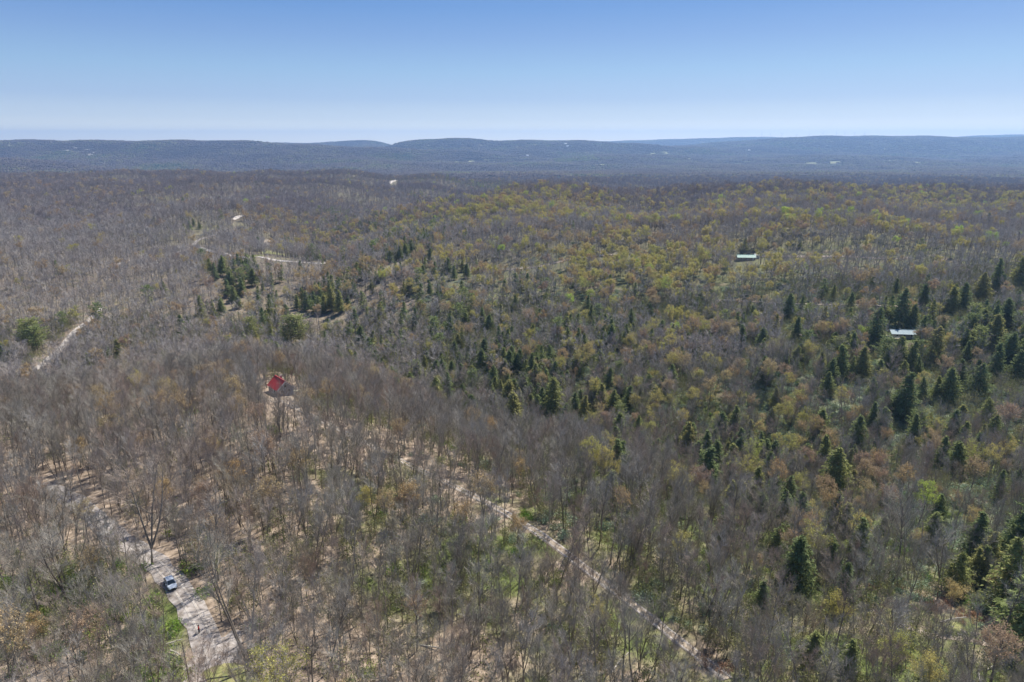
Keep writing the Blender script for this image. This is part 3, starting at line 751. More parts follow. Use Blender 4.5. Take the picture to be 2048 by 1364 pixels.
ev_xy = []; EVP = []
for e in EV:
    foot = cast(e[0], e[2]); 
    if foot is None: continue
    D = math.hypot(foot[0], foot[1]); s0 = row_s(e[1])
    topz = ZC - float(s0) * foot[1]
    h = min(27, max(9, topz - foot[2]))
    EVP.append((foot[0], foot[1], h * 1.15, len(e) > 3)); ev_xy.append(foot[:2])
BUDS = [(1325,560,610,'y'),(1120,470,540,'y'),(1400,490,550,'y'),(1445,520,560,'y'),(1520,480,530,'y'),(1240,520,560,'y'),(1165,560,600,'y'),(1290,460,500,'y'),(1170,690,740,'y'),(1160,700,760,'y'),
 (8,482,500,'y'),(1310,430,470,'y'),(1060,410,440,'y'),(1990,380,430,'y'),(1610,690,740,'y'),(1935,890,960,'y'),(1975,900,970,'y'),(1640,650,700,'o'),(1880,635,680,'o'),(1240,985,1060,'o'),
 (1035,1045,1110,'o'),(1360,710,770,'o'),(1415,760,830,'o'),(1530,730,790,'o'),(1645,960,1030,'o'),(1725,925,1000,'o'),(1900,1190,1250,'y'),(1570,810,870,'y'),(1500,650,700,'o'),(2010,820,890,'o'),(1985,1150,1220,'o'),
 (820,560,600,'y'),(950,400,440,'y'),(1720,700,750,'o'),(560,530,570,'o'),(210,800,850,'o'),(290,755,810,'o'),(415,765,820,'o')]
BP = []
for px, t_, f_, c_ in BUDS:
    foot = cast(px, f_)
    if foot is None: continue
    h = min(21, max(9, ZC - float(row_s(t_)) * foot[1] - foot[2])); BP.append((foot[0], foot[1], h, c_)); ev_xy.append(foot[:2])
BS = []
for px, t_, f_, j in [(1795, 1000, 1148, 9), (500, 1090, 1345, 8), (1745, 1090, 1180, 4), (1875, 1050, 1200, 1), (1855, 1235, 1320, 8), (150, 1050, 1240, 1), (305, 900, 1130, 4), (1120, 920, 1010, 6), (90, 1120, 1280, 9), (620, 880, 1000, 4)]:
    foot = cast(px, f_); h = min(25, max(12, ZC - float(row_s(t_)) * foot[1] - foot[2])); BS.append((foot[0], foot[1], h, j))
for x, y, h, j in BS: ev_xy.append(np.array([x, y]))
keep = ~blocked(TX, TY)
for (x, y), hh in zip(ev_xy, [e[2] for e in EVP] + [b[2] for b in BP] + [b[2] * .3 for b in BS]):
    dn = math.hypot(x, y); ux, uy = x / dn, y / dn; s_ = (ZC - float(H(x, y))) / dn
    dx = TX - x; dy = TY - y; al = -(dx * ux + dy * uy); pe = np.abs(dx * uy - dy * ux)
    keep &= (dx * dx + dy * dy > 3.6 ** 2) & ~((al > 0) & (al < min(60, hh * .7 / s_)) & (pe < 4.0))
TX, TY, TB = TX[keep], TY[keep], TB[keep]
N = len(TX)
wy = np.full(N, .004); wo_ = np.full(N, .03); wc = np.full(N, .003)
for (b, (a1, a2, a3)), sp_ in zip(SPB, SPECIES):
    q = b(TX, TY); dmp = .55 if sp_[1] > 690 else .8 if sp_[1] > 600 else 1.0; a1 *= dmp * (1.7 if sp_[1] < 600 else 1.1); a2 *= dmp * (1.35 if sp_[1] < 600 else 1); wy += q * a1 * .44; wo_ += q * a2 * .24; wc += q * a3 * 1.0
g_, m_c = cover(TX, TY)
fgm = (TX < .12 * TY) & (TY < 290); wc = np.where(fgm, .0008, wc); wy = np.where(fgm, wy * .4, wy)
# natural clumping of species
cl = np.sin(TX / 23 + 2 * np.sin(TY / 37)) * np.sin(TY / 19 + 1.5 * np.sin(TX / 31))
wy *= np.clip(1 + 1.3 * cl, .1, 2.5); wc *= np.clip(1 - .9 * cl, .1, 2); wo_ *= np.clip(1 + 1.1 * np.sin(TX / 41 + 1.8 * np.sin(TY / 43)) * np.sin(TY / 27 + 1.3 * np.sin(TX / 35)), .15, 2.3)
u_ = rng.random(N)
SPC = np.where(u_ < wc, 3, np.where(u_ < wc + wy, 1, np.where(u_ < wc + wy + wo_, 2, 0)))
thin = rng.random(N) < np.where((TB == 0), .10 + .3 * (m_c > .22), 0.03 + .15 * (m_c > .3))
thin &= SPC == 0
TX, TY, TB, SPC = TX[~thin], TY[~thin], TB[~thin], SPC[~thin]; N = len(TX)
TZ = H(TX, TY)
TS = rng.uniform(.6, 1.16, N); TS *= np.interp(TY, [0, 300, 420, 700], [.74, .76, .84, .95]); TS[SPC == 3] = rng.uniform(.5, .98, (SPC == 3).sum())
TR = rng.uniform(0, 2 * math.pi, N)
TSZ = TS * np.where(SPC == 3, 1.15, np.interp(TY, [230, 300, 800, 1100], [1, .92, .9, .95]))

# ------------------------------------------------------------------ trees as things
LANDMARKS = [(342, 1165, 'the parked silver car'), (399, 1261, 'the person in red'), (563, 770, 'the red-roofed house'), (1803, 662, 'the silver-roofed cabin'), (1490, 510, 'the green-roofed house'),
 (395, 1135, 'the dark brush pile'), (0, 1364, 'the bottom left corner'), (2048, 1364, 'the bottom right corner'), (1450, 1364, "the track's bottom end"), (1000, 1015, "the diagonal track's middle"),
 (1205, 1160, "the track's sandy opening"), (720, 880, "the diagonal track's upper third"), (170, 1008, "the gravel road's left bend"), (1883, 1250, 'the small bottom-right lawn'), (100, 720, 'the bright valley road'),
 (620, 525, 'the white farm road'), (545, 508, 'the far green lawn'), (475, 434, 'the bright far clearing'), (0, 900, 'the left edge'), (2048, 900, 'the right edge'), (2048, 560, 'the upper right edge'), (0, 560, 'the upper left edge'),
 (1030, 540, 'the middle lane'), (1500, 603, 'the lane below the green-roofed house'), (700, 1364, 'the bottom edge left of centre'), (1024, 1364, 'the bottom edge middle'), (1760, 1364, 'the bottom edge right part'),
 (600, 660, 'the big ragged pine'), (1108, 800, 'the widest central evergreen'), (787, 364, 'the bright clearing below the skyline'), (1790, 1080, 'the big spreading tree'), (950, 378, 'the yellow ridge crest'), (240, 695, 'the lone valley evergreen')]
DIRS = ['right of', 'below right of', 'below', 'below left of', 'left of', 'above left of', 'above', 'above right of']
ORD = ['closest', 'second closest', 'third closest', 'fourth closest', 'fifth closest', 'sixth closest', 'seventh closest', 'eighth closest', 'ninth closest', 'tenth closest', 'eleventh closest', 'twelfth closest', 'thirteenth closest', 'fourteenth closest', 'fifteenth closest', 'sixteenth closest', 'seventeenth closest', 'eighteenth closest', 'nineteenth closest', 'twentieth closest']
PENDING = []
def uniq(o, look, px, row):
    """remember the tree; its label is written once all the trees stand, by rank from a landmark of the photo"""
    PENDING.append((o, look, float(px), float(row)))
def write_labels():
    groups = {}
    for o, look, px, row in PENDING:
        d2 = [math.hypot(px - a, (row - b) * 1.3) for a, b, _ in LANDMARKS]; k = int(np.argmin(d2)); a, b, _n = LANDMARKS[k]
        q = int(round(math.atan2(row - b, px - a) / (math.pi / 4))) % 8
        groups.setdefault((look, k, q), []).append((d2[k], o))
    worst = 0
    for (look, k, q), L_ in groups.items():
        L_.sort(key=lambda t: t[0]); worst = max(worst, len(L_))
        for i, (_, o) in enumerate(L_):
            o['label'] = '%s%s %s %s' % (ORD[min(i, 19)] + ' ' if len(L_) > 1 else '', look, DIRS[q], LANDMARKS[k][2])
    print('LABEL groups', len(groups), 'largest', worst)
def add_tree(name, meshes, loc, rz, sc, look, cat, group, px, row, lean=(0, 0), zs=0):
    root = empty(name, loc, rz, sc); root.rotation_euler = (lean[0], lean[1], rz)
    tag(root, None, cat, group); uniq(root, look, px, row)
    for nm, me in zip(('trunk', 'crown'), meshes):
        c = bpy.data.objects.new(nm, me); c.parent = root; link(c)
    if zs:
        q = .84 if (cat == 'bare tree' and loc[1] < 300) else 1.0
        root.scale = (sc * q, sc * q, zs)
    return root
TPX, TPR = project(TX, TY, TZ)
vis = (TPX > 5) & (TPX < 2043) & (project(TX, TY, TZ + 14 * TS)[1] < 1360)
def biggest(sp, n):
    k = np.nonzero((SPC == sp) & vis)[0] if not isinstance(sp, tuple) else np.nonzero(np.isin(SPC, sp) & vis)[0]
    dist = np.sqrt(TX[k] ** 2 + TY[k] ** 2 + (ZC - TZ[k]) ** 2) / TS[k]
    return k[np.argsort(dist)][:n]
used = np.zeros(N, bool)
SHAPES = ['tall straight', 'forked', 'tall high-crowned', 'slim', 'forked wide-crowned', 'tall narrow', 'low-forked spreading', 'small slender', 'twin-stemmed', 'broad-crowned']
G_BARE, G_BUD, G_EV = 'leafless trees of the near woods', 'trees in spring bud', 'evergreens among the bare woods'
for x, y, h, j in BS:
    z = float(H(x, y)); cx, cr = project(x, y, z + h * .6)
    add_tree('bare_tree', NEAR_BARE[j], (x, y, z), rng.uniform(0, 6), h / specs[j][0], 'large ' + SHAPES[j] + ' bare tree', 'bare tree', G_BARE, cx, min(cr, 1355))
for i in biggest(0, 300 - len(BS)):
    j = int(rng.integers(0, 10)); used[i] = True
    cx, cr = project(TX[i], TY[i], TZ[i] + 10 * TS[i]); lx, ly = rng.normal(0, .035, 2)
    add_tree('bare_tree', NEAR_BARE[j], (TX[i], TY[i], TZ[i]), TR[i], TS[i], '%s bare tree' % SHAPES[j], 'bare tree', G_BARE, cx, min(cr, 1359), (lx, ly), TSZ[i])
nbud = 0
BN = ['fork-stemmed', 'straight', 'small forked']
for x, y, h, c_ in BP:
    z = float(H(x, y)); pr = NY if c_ == 'y' else NO; j = nbud % 3; sc = h / (17, 19, 14)[j]; nbud += 1
    cx, cr = project(x, y, z + h * .7)
    add_tree('budding_tree', pr[j], (x, y, z), rng.uniform(0, 6), sc, '%s %s budding tree' % (BN[j], 'yellow-green' if c_ == 'y' else 'orange-brown'), 'budding tree', G_BUD, cx, cr)
for i in biggest((1, 2), 300 - nbud):
    j = int(rng.integers(0, 3)); used[i] = True; pr = NY if SPC[i] == 1 else NO
    cx, cr = project(TX[i], TY[i], TZ[i] + 11 * TS[i])
    add_tree('budding_tree', pr[j], (TX[i], TY[i], TZ[i]), TR[i], TS[i], '%s %s budding tree' % (BN[j], 'yellow-green' if SPC[i] == 1 else 'orange-brown'), 'budding tree', G_BUD, cx, cr, zs=TSZ[i])
nev = 0
EVN = ['dark conical', 'dark narrow', 'dark wide conical', 'dark ragged', 'small dark conical', 'dark lopsided', 'dark squat']
for x, y, h, pine in EVP:
    z = float(H(x, y)); j = 3 if pine else [0, 1, 2, 4, 0, 2, 1, 5, 6][nev % 9]; nev += 1
    cx, cr = project(x, y, z + h * .5)
    add_tree('evergreen_tree', NEAR_EV[j][:2], (x, y, z), rng.uniform(0, 6), h / NEAR_EV[j][2], '%s evergreen' % EVN[j], 'evergreen tree', G_EV, cx, cr, rng.normal(0, .03, 2), h / NEAR_EV[j][2] * rng.uniform(.88, 1.12))
for i in biggest(3, 300 - nev):
    j = int(rng.choice([0, 1, 2, 4, 5, 6])); used[i] = True
    cx, cr = project(TX[i], TY[i], TZ[i] + 8 * TS[i])
    if TY[i] < 700:
        add_tree('evergreen_tree', NEAR_EV[j][:2], (TX[i], TY[i], TZ[i]), TR[i], TS[i] * 1.1, '%s evergreen' % EVN[j], 'evergreen tree', G_EV, cx, cr)
    else:
        o = obj('evergreen_tree', MID_EV[j], None, (TX[i], TY[i], TZ[i])); o.rotation_euler = (0, 0, TR[i]); o.scale = [TS[i]] * 3
        tag(o, None, 'evergreen tree', G_EV); uniq(o, '%s evergreen' % EVN[j], cx, cr)
write_labels()

# ------------------------------------------------------------------ the rest of each kind: one object of stuff, instanced by geometry nodes
def scatter(name, protos, P, kind_, rot, scl, label, cat):
    """P (n,3); kind_ index into protos"""
    me = bpy.data.meshes.new(name); me.vertices.add(len(P)); me.vertices.foreach_set('co', np.asarray(P, float).ravel())
    for nm, ty, arr, key in (('which', 'INT', kind_.astype(np.int32), 'value'), ('turn', 'FLOAT_VECTOR', rot, 'vector'), ('size', 'FLOAT_VECTOR', scl, 'vector')):
        a = me.attributes.new(nm, ty, 'POINT'); a.data.foreach_set(key, np.ascontiguousarray(arr).ravel())
    me.update()
    o = obj(name, me); tag(o, label, cat, kind='stuff')
    ng = bpy.data.node_groups.new(name, 'GeometryNodeTree')
    ng.interface.new_socket('Geometry', in_out='INPUT', socket_type='NodeSocketGeometry'); ng.interface.new_socket('Geometry', in_out='OUTPUT', socket_type='NodeSocketGeometry')
    nn = ng.nodes; L = ng.links; gi = nn.new('NodeGroupInput'); go = nn.new('NodeGroupOutput'); jn = nn.new('GeometryNodeJoinGeometry')
    m2p = nn.new('GeometryNodeMeshToPoints'); L.new(gi.outputs[0], m2p.inputs['Mesh'])
    def attr(nm, ty):
        a = nn.new('GeometryNodeInputNamedAttribute'); a.data_type = ty; a.inputs['Name'].default_value = nm; return a.outputs['Attribute']
    wh = attr('which', 'INT'); tu = attr('turn', 'FLOAT_VECTOR'); sz = attr('size', 'FLOAT_VECTOR')
    e2r = nn.new('FunctionNodeEulerToRotation'); L.new(tu, e2r.inputs[0])
    for k, me_ in enumerate(protos):
        if not (kind_ == k).any(): continue
        src = bpy.data.objects.new(me_.name.split('.')[0], me_)       # never linked to the scene
        oi = nn.new('GeometryNodeObjectInfo'); oi.inputs['Object'].default_value = src
        cmp_ = nn.new('FunctionNodeCompare'); cmp_.data_type = 'INT'; cmp_.operation = 'EQUAL'
        L.new(wh, cmp_.inputs[2]); cmp_.inputs[3].default_value = k
        io = nn.new('GeometryNodeInstanceOnPoints')
        L.new(m2p.outputs[0], io.inputs['Points']); L.new(cmp_.outputs[0], io.inputs['Selection']); L.new(oi.outputs['Geometry'], io.inputs['Instance'])
        L.new(e2r.outputs[0], io.inputs['Rotation']); L.new(sz, io.inputs['Scale']); L.new(io.outputs[0], jn.inputs[0])
    L.new(jn.outputs[0], go.inputs[0])
    md = o.modifiers.new('scatter', 'NODES'); md.node_group = ng
    return o
def merged(near):
    out = []
    for t in near:
        a, b = t[0], t[1]
        V = np.zeros(len(a.vertices) * 3); a.vertices.foreach_get('co', V); W = np.zeros(len(b.vertices) * 3); b.vertices.foreach_get('co', W)
        na = len(a.vertices)
        Fs = [tuple(p.vertices) for p in a.polygons] + [tuple(i + na for i in p.vertices) for p in b.polygons]
        mats = [a.materials[0]] + list(b.materials)
        mi = [0] * len(a.polygons) + [1 + p.material_index for p in b.polygons]
        out.append(mesh(a.name.split('.')[0], np.vstack([V.reshape(-1, 3), W.reshape(-1, 3)]), Fs, mats, mi))
    return out
def stuff(name, sp, protos3, label, cat):
    k = np.nonzero(np.isin(SPC, sp) & ~used)[0]
    pn = [len(p) for p in protos3]; off = [0, pn[0], pn[0] + pn[1]]
    ye = TY[k] * rng.uniform(.75, 1.3, len(k)); lod = np.where(TY[k] < 360, 0, np.where(ye < 1150, 1, 2))
    wh = np.array([off[l] + rng.integers(0, pn[l]) for l in lod])
    n = len(k); rot = np.stack([rng.normal(0, .04, n), rng.normal(0, .04, n), TR[k]], 1)
    s = TS[k]; s = s * np.where((TY[k] < 300) & (sp == (0,)), .84, 1); scl = np.stack([s * rng.uniform(.9, 1.15, n), s * rng.uniform(.9, 1.15, n), TSZ[k]], 1)
    print('STUFF', name, n)
    scatter(name, protos3[0] + protos3[1] + protos3[2], np.stack([TX[k], TY[k], TZ[k]], 1), wh, rot, scl, label, cat)
stuff('bare_woods', (0,), (merged(NEAR_BARE), MID_BARE, FAR_BARE), 'greyish brown leafless woods covering the slopes and valleys', 'woods')
stuff('yellow_green_woods', (1,), (merged(NY), MY, FY), 'small yellow-green budding trees scattered through the farther woods', 'woods')
stuff('orange_woods', (2,), (merged(NO), MO, FO), 'small orange-brown budding trees scattered through the farther woods', 'woods')
stuff('evergreen_woods', (3,), (merged(NEAR_EV), MID_EV, FAR_EV), 'tiny dark evergreens beyond the nearer ones on the distant slopes', 'woods')

# undergrowth
def undergrowth(name, protos, y0, y1, sp, prob, label, smin=.6, smax=1.3):
    x, y = jitter_grid(y0, y1, sp); k = ~blocked(x, y) | (rng.random(len(x)) < 0.0)
    x, y = x[k], y[k]; k = rng.random(len(x)) < prob(x, y); x, y = x[k], y[k]; n = len(x)
    s = rng.uniform(smin, smax, n); print('UNDER', name, n)
    scatter(name, protos, np.stack([x, y, H(x, y)], 1), rng.integers(0, len(protos), n), np.stack([np.zeros(n), np.zeros(n), rng.uniform(0, 6.3, n)], 1), np.stack([s, s, s], 1), label, 'undergrowth')
def clump(x, y, a=1.0): return .5 + .5 * np.sin(x / 9 * a + 2 * np.sin(y / 13)) * np.sin(y / 8 * a + 1.7 * np.sin(x / 11))
gb = Blob(60, 1230, 190, 90); gb2 = Blob(330, 1230, 70, 110); gb3 = Blob(350, 1340, 110, 40)
undergrowth('green_undergrowth', SHRUB_GREEN, 80, 420, 2.6, lambda x, y: np.clip(.9 * np.maximum(np.maximum(gb(x, y), gb2(x, y)), gb3(x, y)) + .25 * cover(x, y)[0] * (clump(x, y) > .6), 0, 1), 'bright green brambles and bushes under the near trees', .6, 1.25)
undergrowth('olive_saplings', SHRUB_OLIVE, 80, 520, 2.9, lambda x, y: np.clip((cover(x, y)[0] - .8 * cover(x, y)[1]) * 1.9 * (.35 + .65 * clump(x, y, .8)) + .06, 0, 1), 'olive green budding saplings below the bare trees')
undergrowth('bare_saplings', SAP_BARE, 80, 520, 4.2, lambda x, y: np.full(len(x), .4), 'thin grey saplings filling the gaps below the trees')
undergrowth('pale_undergrowth', SHRUB_MINT, 110, 700, 2.9, lambda x, y: np.clip(cover(x, y)[1] * 2.6 * clump(x, y, 1.2), 0, 1), 'pale mint green shrubs covering the floor of the right valley', .6, 1.3)

ROCKS = [(138, 301, 26, 40), (152, 297, 22, 40), (162, 304, 30, 30), (176, 300, 20, 36), (180, 309, 34, 40), (190, 305, 18, 40), (200, 316, 26, 40), (215, 322, 24, 30), (228, 318, 18, 30), (165, 312, 16, 24), (60, 286, 30, 60), (20, 290, 24, 70), (205, 326, 30, 22)]
FIELDS = [(915, 325, 80, 110), (940, 323, 60, 90), (975, 322, 70, 60), (1305, 309, 90, 160), (1330, 306, 60, 120), (1452, 325, 30, 170), (1475, 328, 50, 60), (1500, 322, 80, 70), (1620, 327, 90, 60), (1665, 325, 110, 70), (1790, 322, 120, 70), (1830, 325, 80, 60), (1700, 315, 90, 90), (1950, 353, 55, 50), (1985, 349, 40, 60), (2015, 347, 50, 40), (1380, 318, 70, 70), (1200, 330, 60, 50)]
M_RUSSET = random_mat('russet_brush_twigs', [(0, (.30, .17, .11)), (1, (.40, .27, .17))], jitter=.35)
RUS = []
for i in range(2):
    w_, l_ = shrub(780 + i, 1.5, 1.3, 340, .26); RUS.append(join_parts('shrub', [w_, l_], [M_TWIG, M_RUSSET]))
rb1, rb2 = Blob(1910, 1225, 75, 16), Blob(1450, 1330, 40, 20)
x, y = jitter_grid(100, 190, 1.5); k = rng.random(len(x)) < np.maximum(rb1(x, y), .3 * rb2(x, y)) * .9; x, y = x[k], y[k]; n = len(x); s = rng.uniform(.35, .8, n)
scatter('russet_undergrowth', RUS, np.stack([x, y, H(x, y)], 1), rng.integers(0, 2, n), np.stack([np.zeros(n), np.zeros(n), rng.uniform(0, 6.3, n)], 1), np.stack([s, s, s], 1), 'reddish brown low brush on the bank above the small bottom-right lawn', 'undergrowth')
# far woods beyond the last tree that can be told apart
fx_, fy_ = [], []
for a, b, sp in ((3200, 6500, 46), (6500, 12500, 60), (12500, 17500, 100)):
    x, y = jitter_grid(a, b, sp, .82); fx_.append(x); fy_.append(y)
fx_ = np.concatenate(fx_); fy_ = np.concatenate(fy_)
kf = np.ones(len(fx_), bool)
for px, row, rx, ry in FIELDS + ROCKS:
    c = cast(px, row); al = c[1] - fy_
    kf &= ~(((((fx_ - c[0]) / rx) ** 2 + ((fy_ - c[1]) / ry) ** 2 < rng.uniform(.3, 1.2, len(fx_))) | ((al > 0) & (al < ry + 120) & (np.abs(fx_ - c[0] * fy_ / c[1]) < rx * rng.uniform(.1, .9, len(fx_))))))
fx_, fy_ = fx_[kf], fy_[kf]; n = len(fx_)
s = np.where(fy_ > 12500, 2.0, np.where(fy_ > 6500, 1.25, 1.0)) * rng.uniform(.9, 1.1, n)
print('FAR', n)
scatter('far_woods', GROVES, np.stack([fx_, fy_, H(fx_, fy_) - 3], 1), rng.integers(0, 6, n), np.stack([np.zeros(n), np.zeros(n), rng.uniform(0, 6.3, n)], 1), np.stack([s, s, np.clip(s, 1, 1.3)], 1),
        'hazy blue wooded plateau and ridges far off towards the horizon', 'woods')

#OBJECTS#
# ------------------------------------------------------------------ distant fields, stands and buildings
M_FIELD = noise_mat('far_meadow', [(.38, (.14, .14, .085)), (.5, (.22, .23, .11)), (.62, (.32, .32, .15))], .02, detail=8)
M_ROCK = noise_mat('pale_rock', [(.35, (.20, .18, .155)), (.6, (.38, .355, .32))], .6, detail=8, bump=.3)
for f in FIELDS: patch('meadow', f[0], f[1], f[2], f[3], M_FIELD, 3.0)
for px, row, rx, ry in ROCKS: patch('bare_rock_slope', px, row, rx, ry, M_FIELD if px == 60 else M_ROCK, 4.0)

M_WHITE = mat('white_paint', (.78, .77, .74), .6)
M_TRIM = mat('white_trim', (.8, .79, .77), .5)
M_REDROOF = noise_mat('red_metal_roof', [(.3, (.40, .045, .05)), (.7, (.54, .085, .085))], .5, rough=.45)
M_SILVER = noise_mat('silver_metal_roof', [(.3, (.20, .32, .37)), (.7, (.30, .41, .45))], .4, rough=.4, metal=.0)
M_TEAL = noise_mat('teal_metal_roof', [(.3, (.06, .26, .21)), (.6, (.11, .31, .28)), (.8, (.24, .39, .37))], .25, rough=.45)
M_GREYWALL = noise_mat('grey_siding', [(.3, (.27, .28, .31)), (.7, (.38, .39, .42))], 1.5, rough=.8)
M_TANWALL = noise_mat('tan_siding', [(.3, (.28, .24, .19)), (.7, (.40, .35, .28))], 1.5, rough=.8)
M_DARKGLASS = mat('window_glass', (.03, .04, .05), .08, spec=.6)
M_DECK = noise_mat('deck_boards', [(.3, (.38, .32, .22)), (.7, (.56, .50, .38))], 3, rough=.8)
M_STONE = noise_mat('chimney_stone', [(.3, (.22, .2, .18)), (.7, (.4, .37, .34))], 2, rough=.9)
M_LUMBER = noise_mat('pale_lumber', [(.3, (.60, .52, .34)), (.7, (.78, .70, .50))], 2, rough=.8)
M_METAL = mat('grey_steel', (.5, .5, .5), .4, .6)

def house(name, loc, rz, L, W, Hw, rise, wallm, roofm, label, cat='house', eave=.5, chim=None, door_side=-1, seams=1.0, wins=3):
    """gable house, ridge along local x"""
    t = empty(name, loc, rz); tag(t, label, cat)
    b = MB(); b.prism([(-W / 2, -1.5), (W / 2, -1.5), (W / 2, Hw), (0, Hw + rise), (-W / 2, Hw)], -L / 2, L / 2)
    b.V = [(y, x, z) for x, y, z in b.V]; b.F = [tuple(reversed(f)) for f in b.F]
    for i in range(1, int(Hw / .3)): 
        for sy in (-1, 1): b.box(-L / 2 + .05, L / 2 - .05, sy * W / 2 - .015, sy * W / 2 + .015, i * .3, i * .3 + .05)
    b.build('wall', wallm, t)
    k = rise / (W / 2); e = eave; r = MB()
    for sy in (-1, 1):
        r.slab([(-L / 2 - e, sy * (W / 2 + e), Hw - k * e + .12), (L / 2 + e, sy * (W / 2 + e), Hw - k * e + .12), (L / 2 + e, 0, Hw + rise + .12), (-L / 2 - e, 0, Hw + rise + .12)], .12)
        n = int((L + 2 * e) / seams)
        for i in range(n + 1):
            x = -L / 2 - e + .03 + i * (L + 2 * e - .12) / n
            r.slab([(x, sy * (W / 2 + e), Hw - k * e + .19), (x + .06, sy * (W / 2 + e), Hw - k * e + .19), (x + .06, sy * .06, Hw + rise + .19), (x, sy * .06, Hw + rise + .19)], .1)
    rf = r.build('roof', roofm, t)
    c = MB(); c.box(-L / 2 - e, L / 2 + e, -.14, .14, Hw + rise + .1, Hw + rise + .24); c.build('ridge_cap', roofm, rf)
    tr = MB()
    for sx in (-1, 1):
        for sy in (-1, 1):
            x = sx * (L / 2 + e + .035)
            tr.slab([(x - .04, sy * (W / 2 + e), Hw - k * e + .1), (x + .04, sy * (W / 2 + e), Hw - k * e + .1), (x + .04, 0, Hw + rise + .1), (x - .04, 0, Hw + rise + .1)], .3)
            tr.box(sx * L / 2 - .06 + sx * .0, sx * L / 2 + .06, sy * (W / 2 + .0) - .07, sy * W / 2 + .07, -.3, Hw - .05)
    tr.build('trim', M_TRIM, t)
    def win(p, axis, w=1.0, h=1.1):
        f = MB(); g = MB(); x, y, z = p
        if axis == 'y':
            s_ = 1 if y > 0 else -1
            f.box(x - w / 2 - .08, x + w / 2 + .08, min(y, y + s_ * .05), max(y, y + s_ * .05), z - .08, z + h + .08); g.box(x - w / 2, x + w / 2, y + s_ * .05 - .01, y + s_ * .05 + .012, z, z + h)
        else:
            s_ = 1 if x > 0 else -1
            f.box(min(x, x + s_ * .05), max(x, x + s_ * .05), y - w / 2 - .08, y + w / 2 + .08, z - .08, z + h + .08); g.box(x + s_ * .05 - .01, x + s_ * .05 + .012, y - w / 2, y + w / 2, z, z + h)
        fo = f.build('window', M_TRIM, t); g.build('pane', M_DARKGLASS, fo)
    for i in range(wins):
        x = -L / 2 + L * (i + .7) / (wins + .4)
        win((x, -W / 2 - .015, 1.0), 'y'); win((x, W / 2 + .015, 1.0), 'y')
    win((L / 2 + .002, -W / 5, 1.0), 'x'); win((L / 2 + .002, W / 5, 1.0), 'x'); win((-L / 2 - .002, 0, 1.0), 'x')
    if rise > 2: win((L / 2 + .002, 0, Hw + .2), 'x', .9, 1.0)
    d = MB(); dx = L * .36 * (1 if wins != 2 else .1); d.box(dx - .47, dx + .47, -W / 2 - .07, -W / 2 - .02, 0, 2.05); do = d.build('door', M_WHITE, t)
    hh = MB(); hh.tube((dx + .34, -W / 2 - .07, 1.0), (dx + .34, -W / 2 - .14, 1.0), .03, .035); hh.build('handle', M_METAL, do)
    if chim:
        c = MB(); x, y, w_, z1 = chim; c.box(x - w_, x + w_, y - w_, y + w_, Hw, z1); c.box(x - w_ - .06, x + w_ + .06, y - w_ - .06, y + w_ + .06, z1, z1 + .12); c.build('chimney', M_STONE, t)
    return t
def gz(p): return (p[0], p[1], float(H(p[0], p[1])) + .25)
RH = house('red_roof_house', gz(P_RED), R(-48), 8.2, 6.4, 2.8, 2.8, M_GREYWALL, M_REDROOF, 'grey house with bright red metal roof at the upper end of the diagonal track', 'house', .5, (-2, 1.2, .3, 6.1), seams=.9, wins=2)
SC = house('silver_roof_cabin', gz(P_SILVER), R(-7), 14.0, 6.6, 2.6, 1.7, M_TANWALL, M_SILVER, 'long low cabin with pale silver metal roof and a wooden deck in the right valley', 'cabin', .5, (-1.6, .7, .3, 5.0), seams=.6, wins=3)
v = MB(); v.box(.1, .5, -3.8, .3, 2.9, 4.0)
dk = MB(); dk.box(-10.2, -3.6, -6.6, -3.55, .32, .42)
for i in range(28): dk.box(-10.2 + i * .235, -10.0 + i * .235, -6.62, -3.55, .42, .45)
for x in (-10.1, -6.9, -3.7):
    for y in (-6.5, -3.8): dk.box(x - .07, x + .07, y - .07, y + .07, -1.5, .3)
deck = dk.build('deck', M_DECK, SC)
rl = MB()
for a, b_2 in (((-10.15, -6.55), (-3.7, -6.55)), ((-10.15, -6.55), (-10.15, -3.6)), ((-10.15, -3.6), (-7.4, -3.6))):
    n = int(math.hypot(b_2[0] - a[0], b_2[1] - a[1]) / .3)
    for i in range(n + 1):
        x = a[0] + (b_2[0] - a[0]) * i / n; y = a[1] + (b_2[1] - a[1]) * i / n; rl.box(x - .035, x + .035, y - .035, y + .035, .45, 1.28)
    rl.box(min(a[0], b_2[0]) - .08, max(a[0], b_2[0]) + .08, min(a[1], b_2[1]) - .08, max(a[1], b_2[1]) + .08, 1.28, 1.38)
rl.build('railing', M_WHITE, deck)
GH = house('green_roof_house', gz(P_GREEN), R(-3), 16.0, 6.5, 2.7, 1.9, M_TANWALL, M_TEAL, 'long house with weathered teal green metal roof between yellow-green trees', 'house', .5, (-7.0, 1.6, .35, 6.2), seams=.8, wins=3)
p = at(1513, 516); house('white_shed', gz(p), R(-12), 4.6, 3.6, 2.4, 1.1, M_WHITE, M_WHITE, 'small white shed at the right end of the teal-roofed house', 'shed', .2, wins=1)
p = at(1771, 636); house('garden_shed', gz(p), R(20), 3.4, 2.8, 1.9, .9, M_TANWALL, M_WHITE, 'tiny shed with pale roof up the slope behind the silver-roofed cabin', 'shed', .2, wins=1)
p = at(1773, 650)
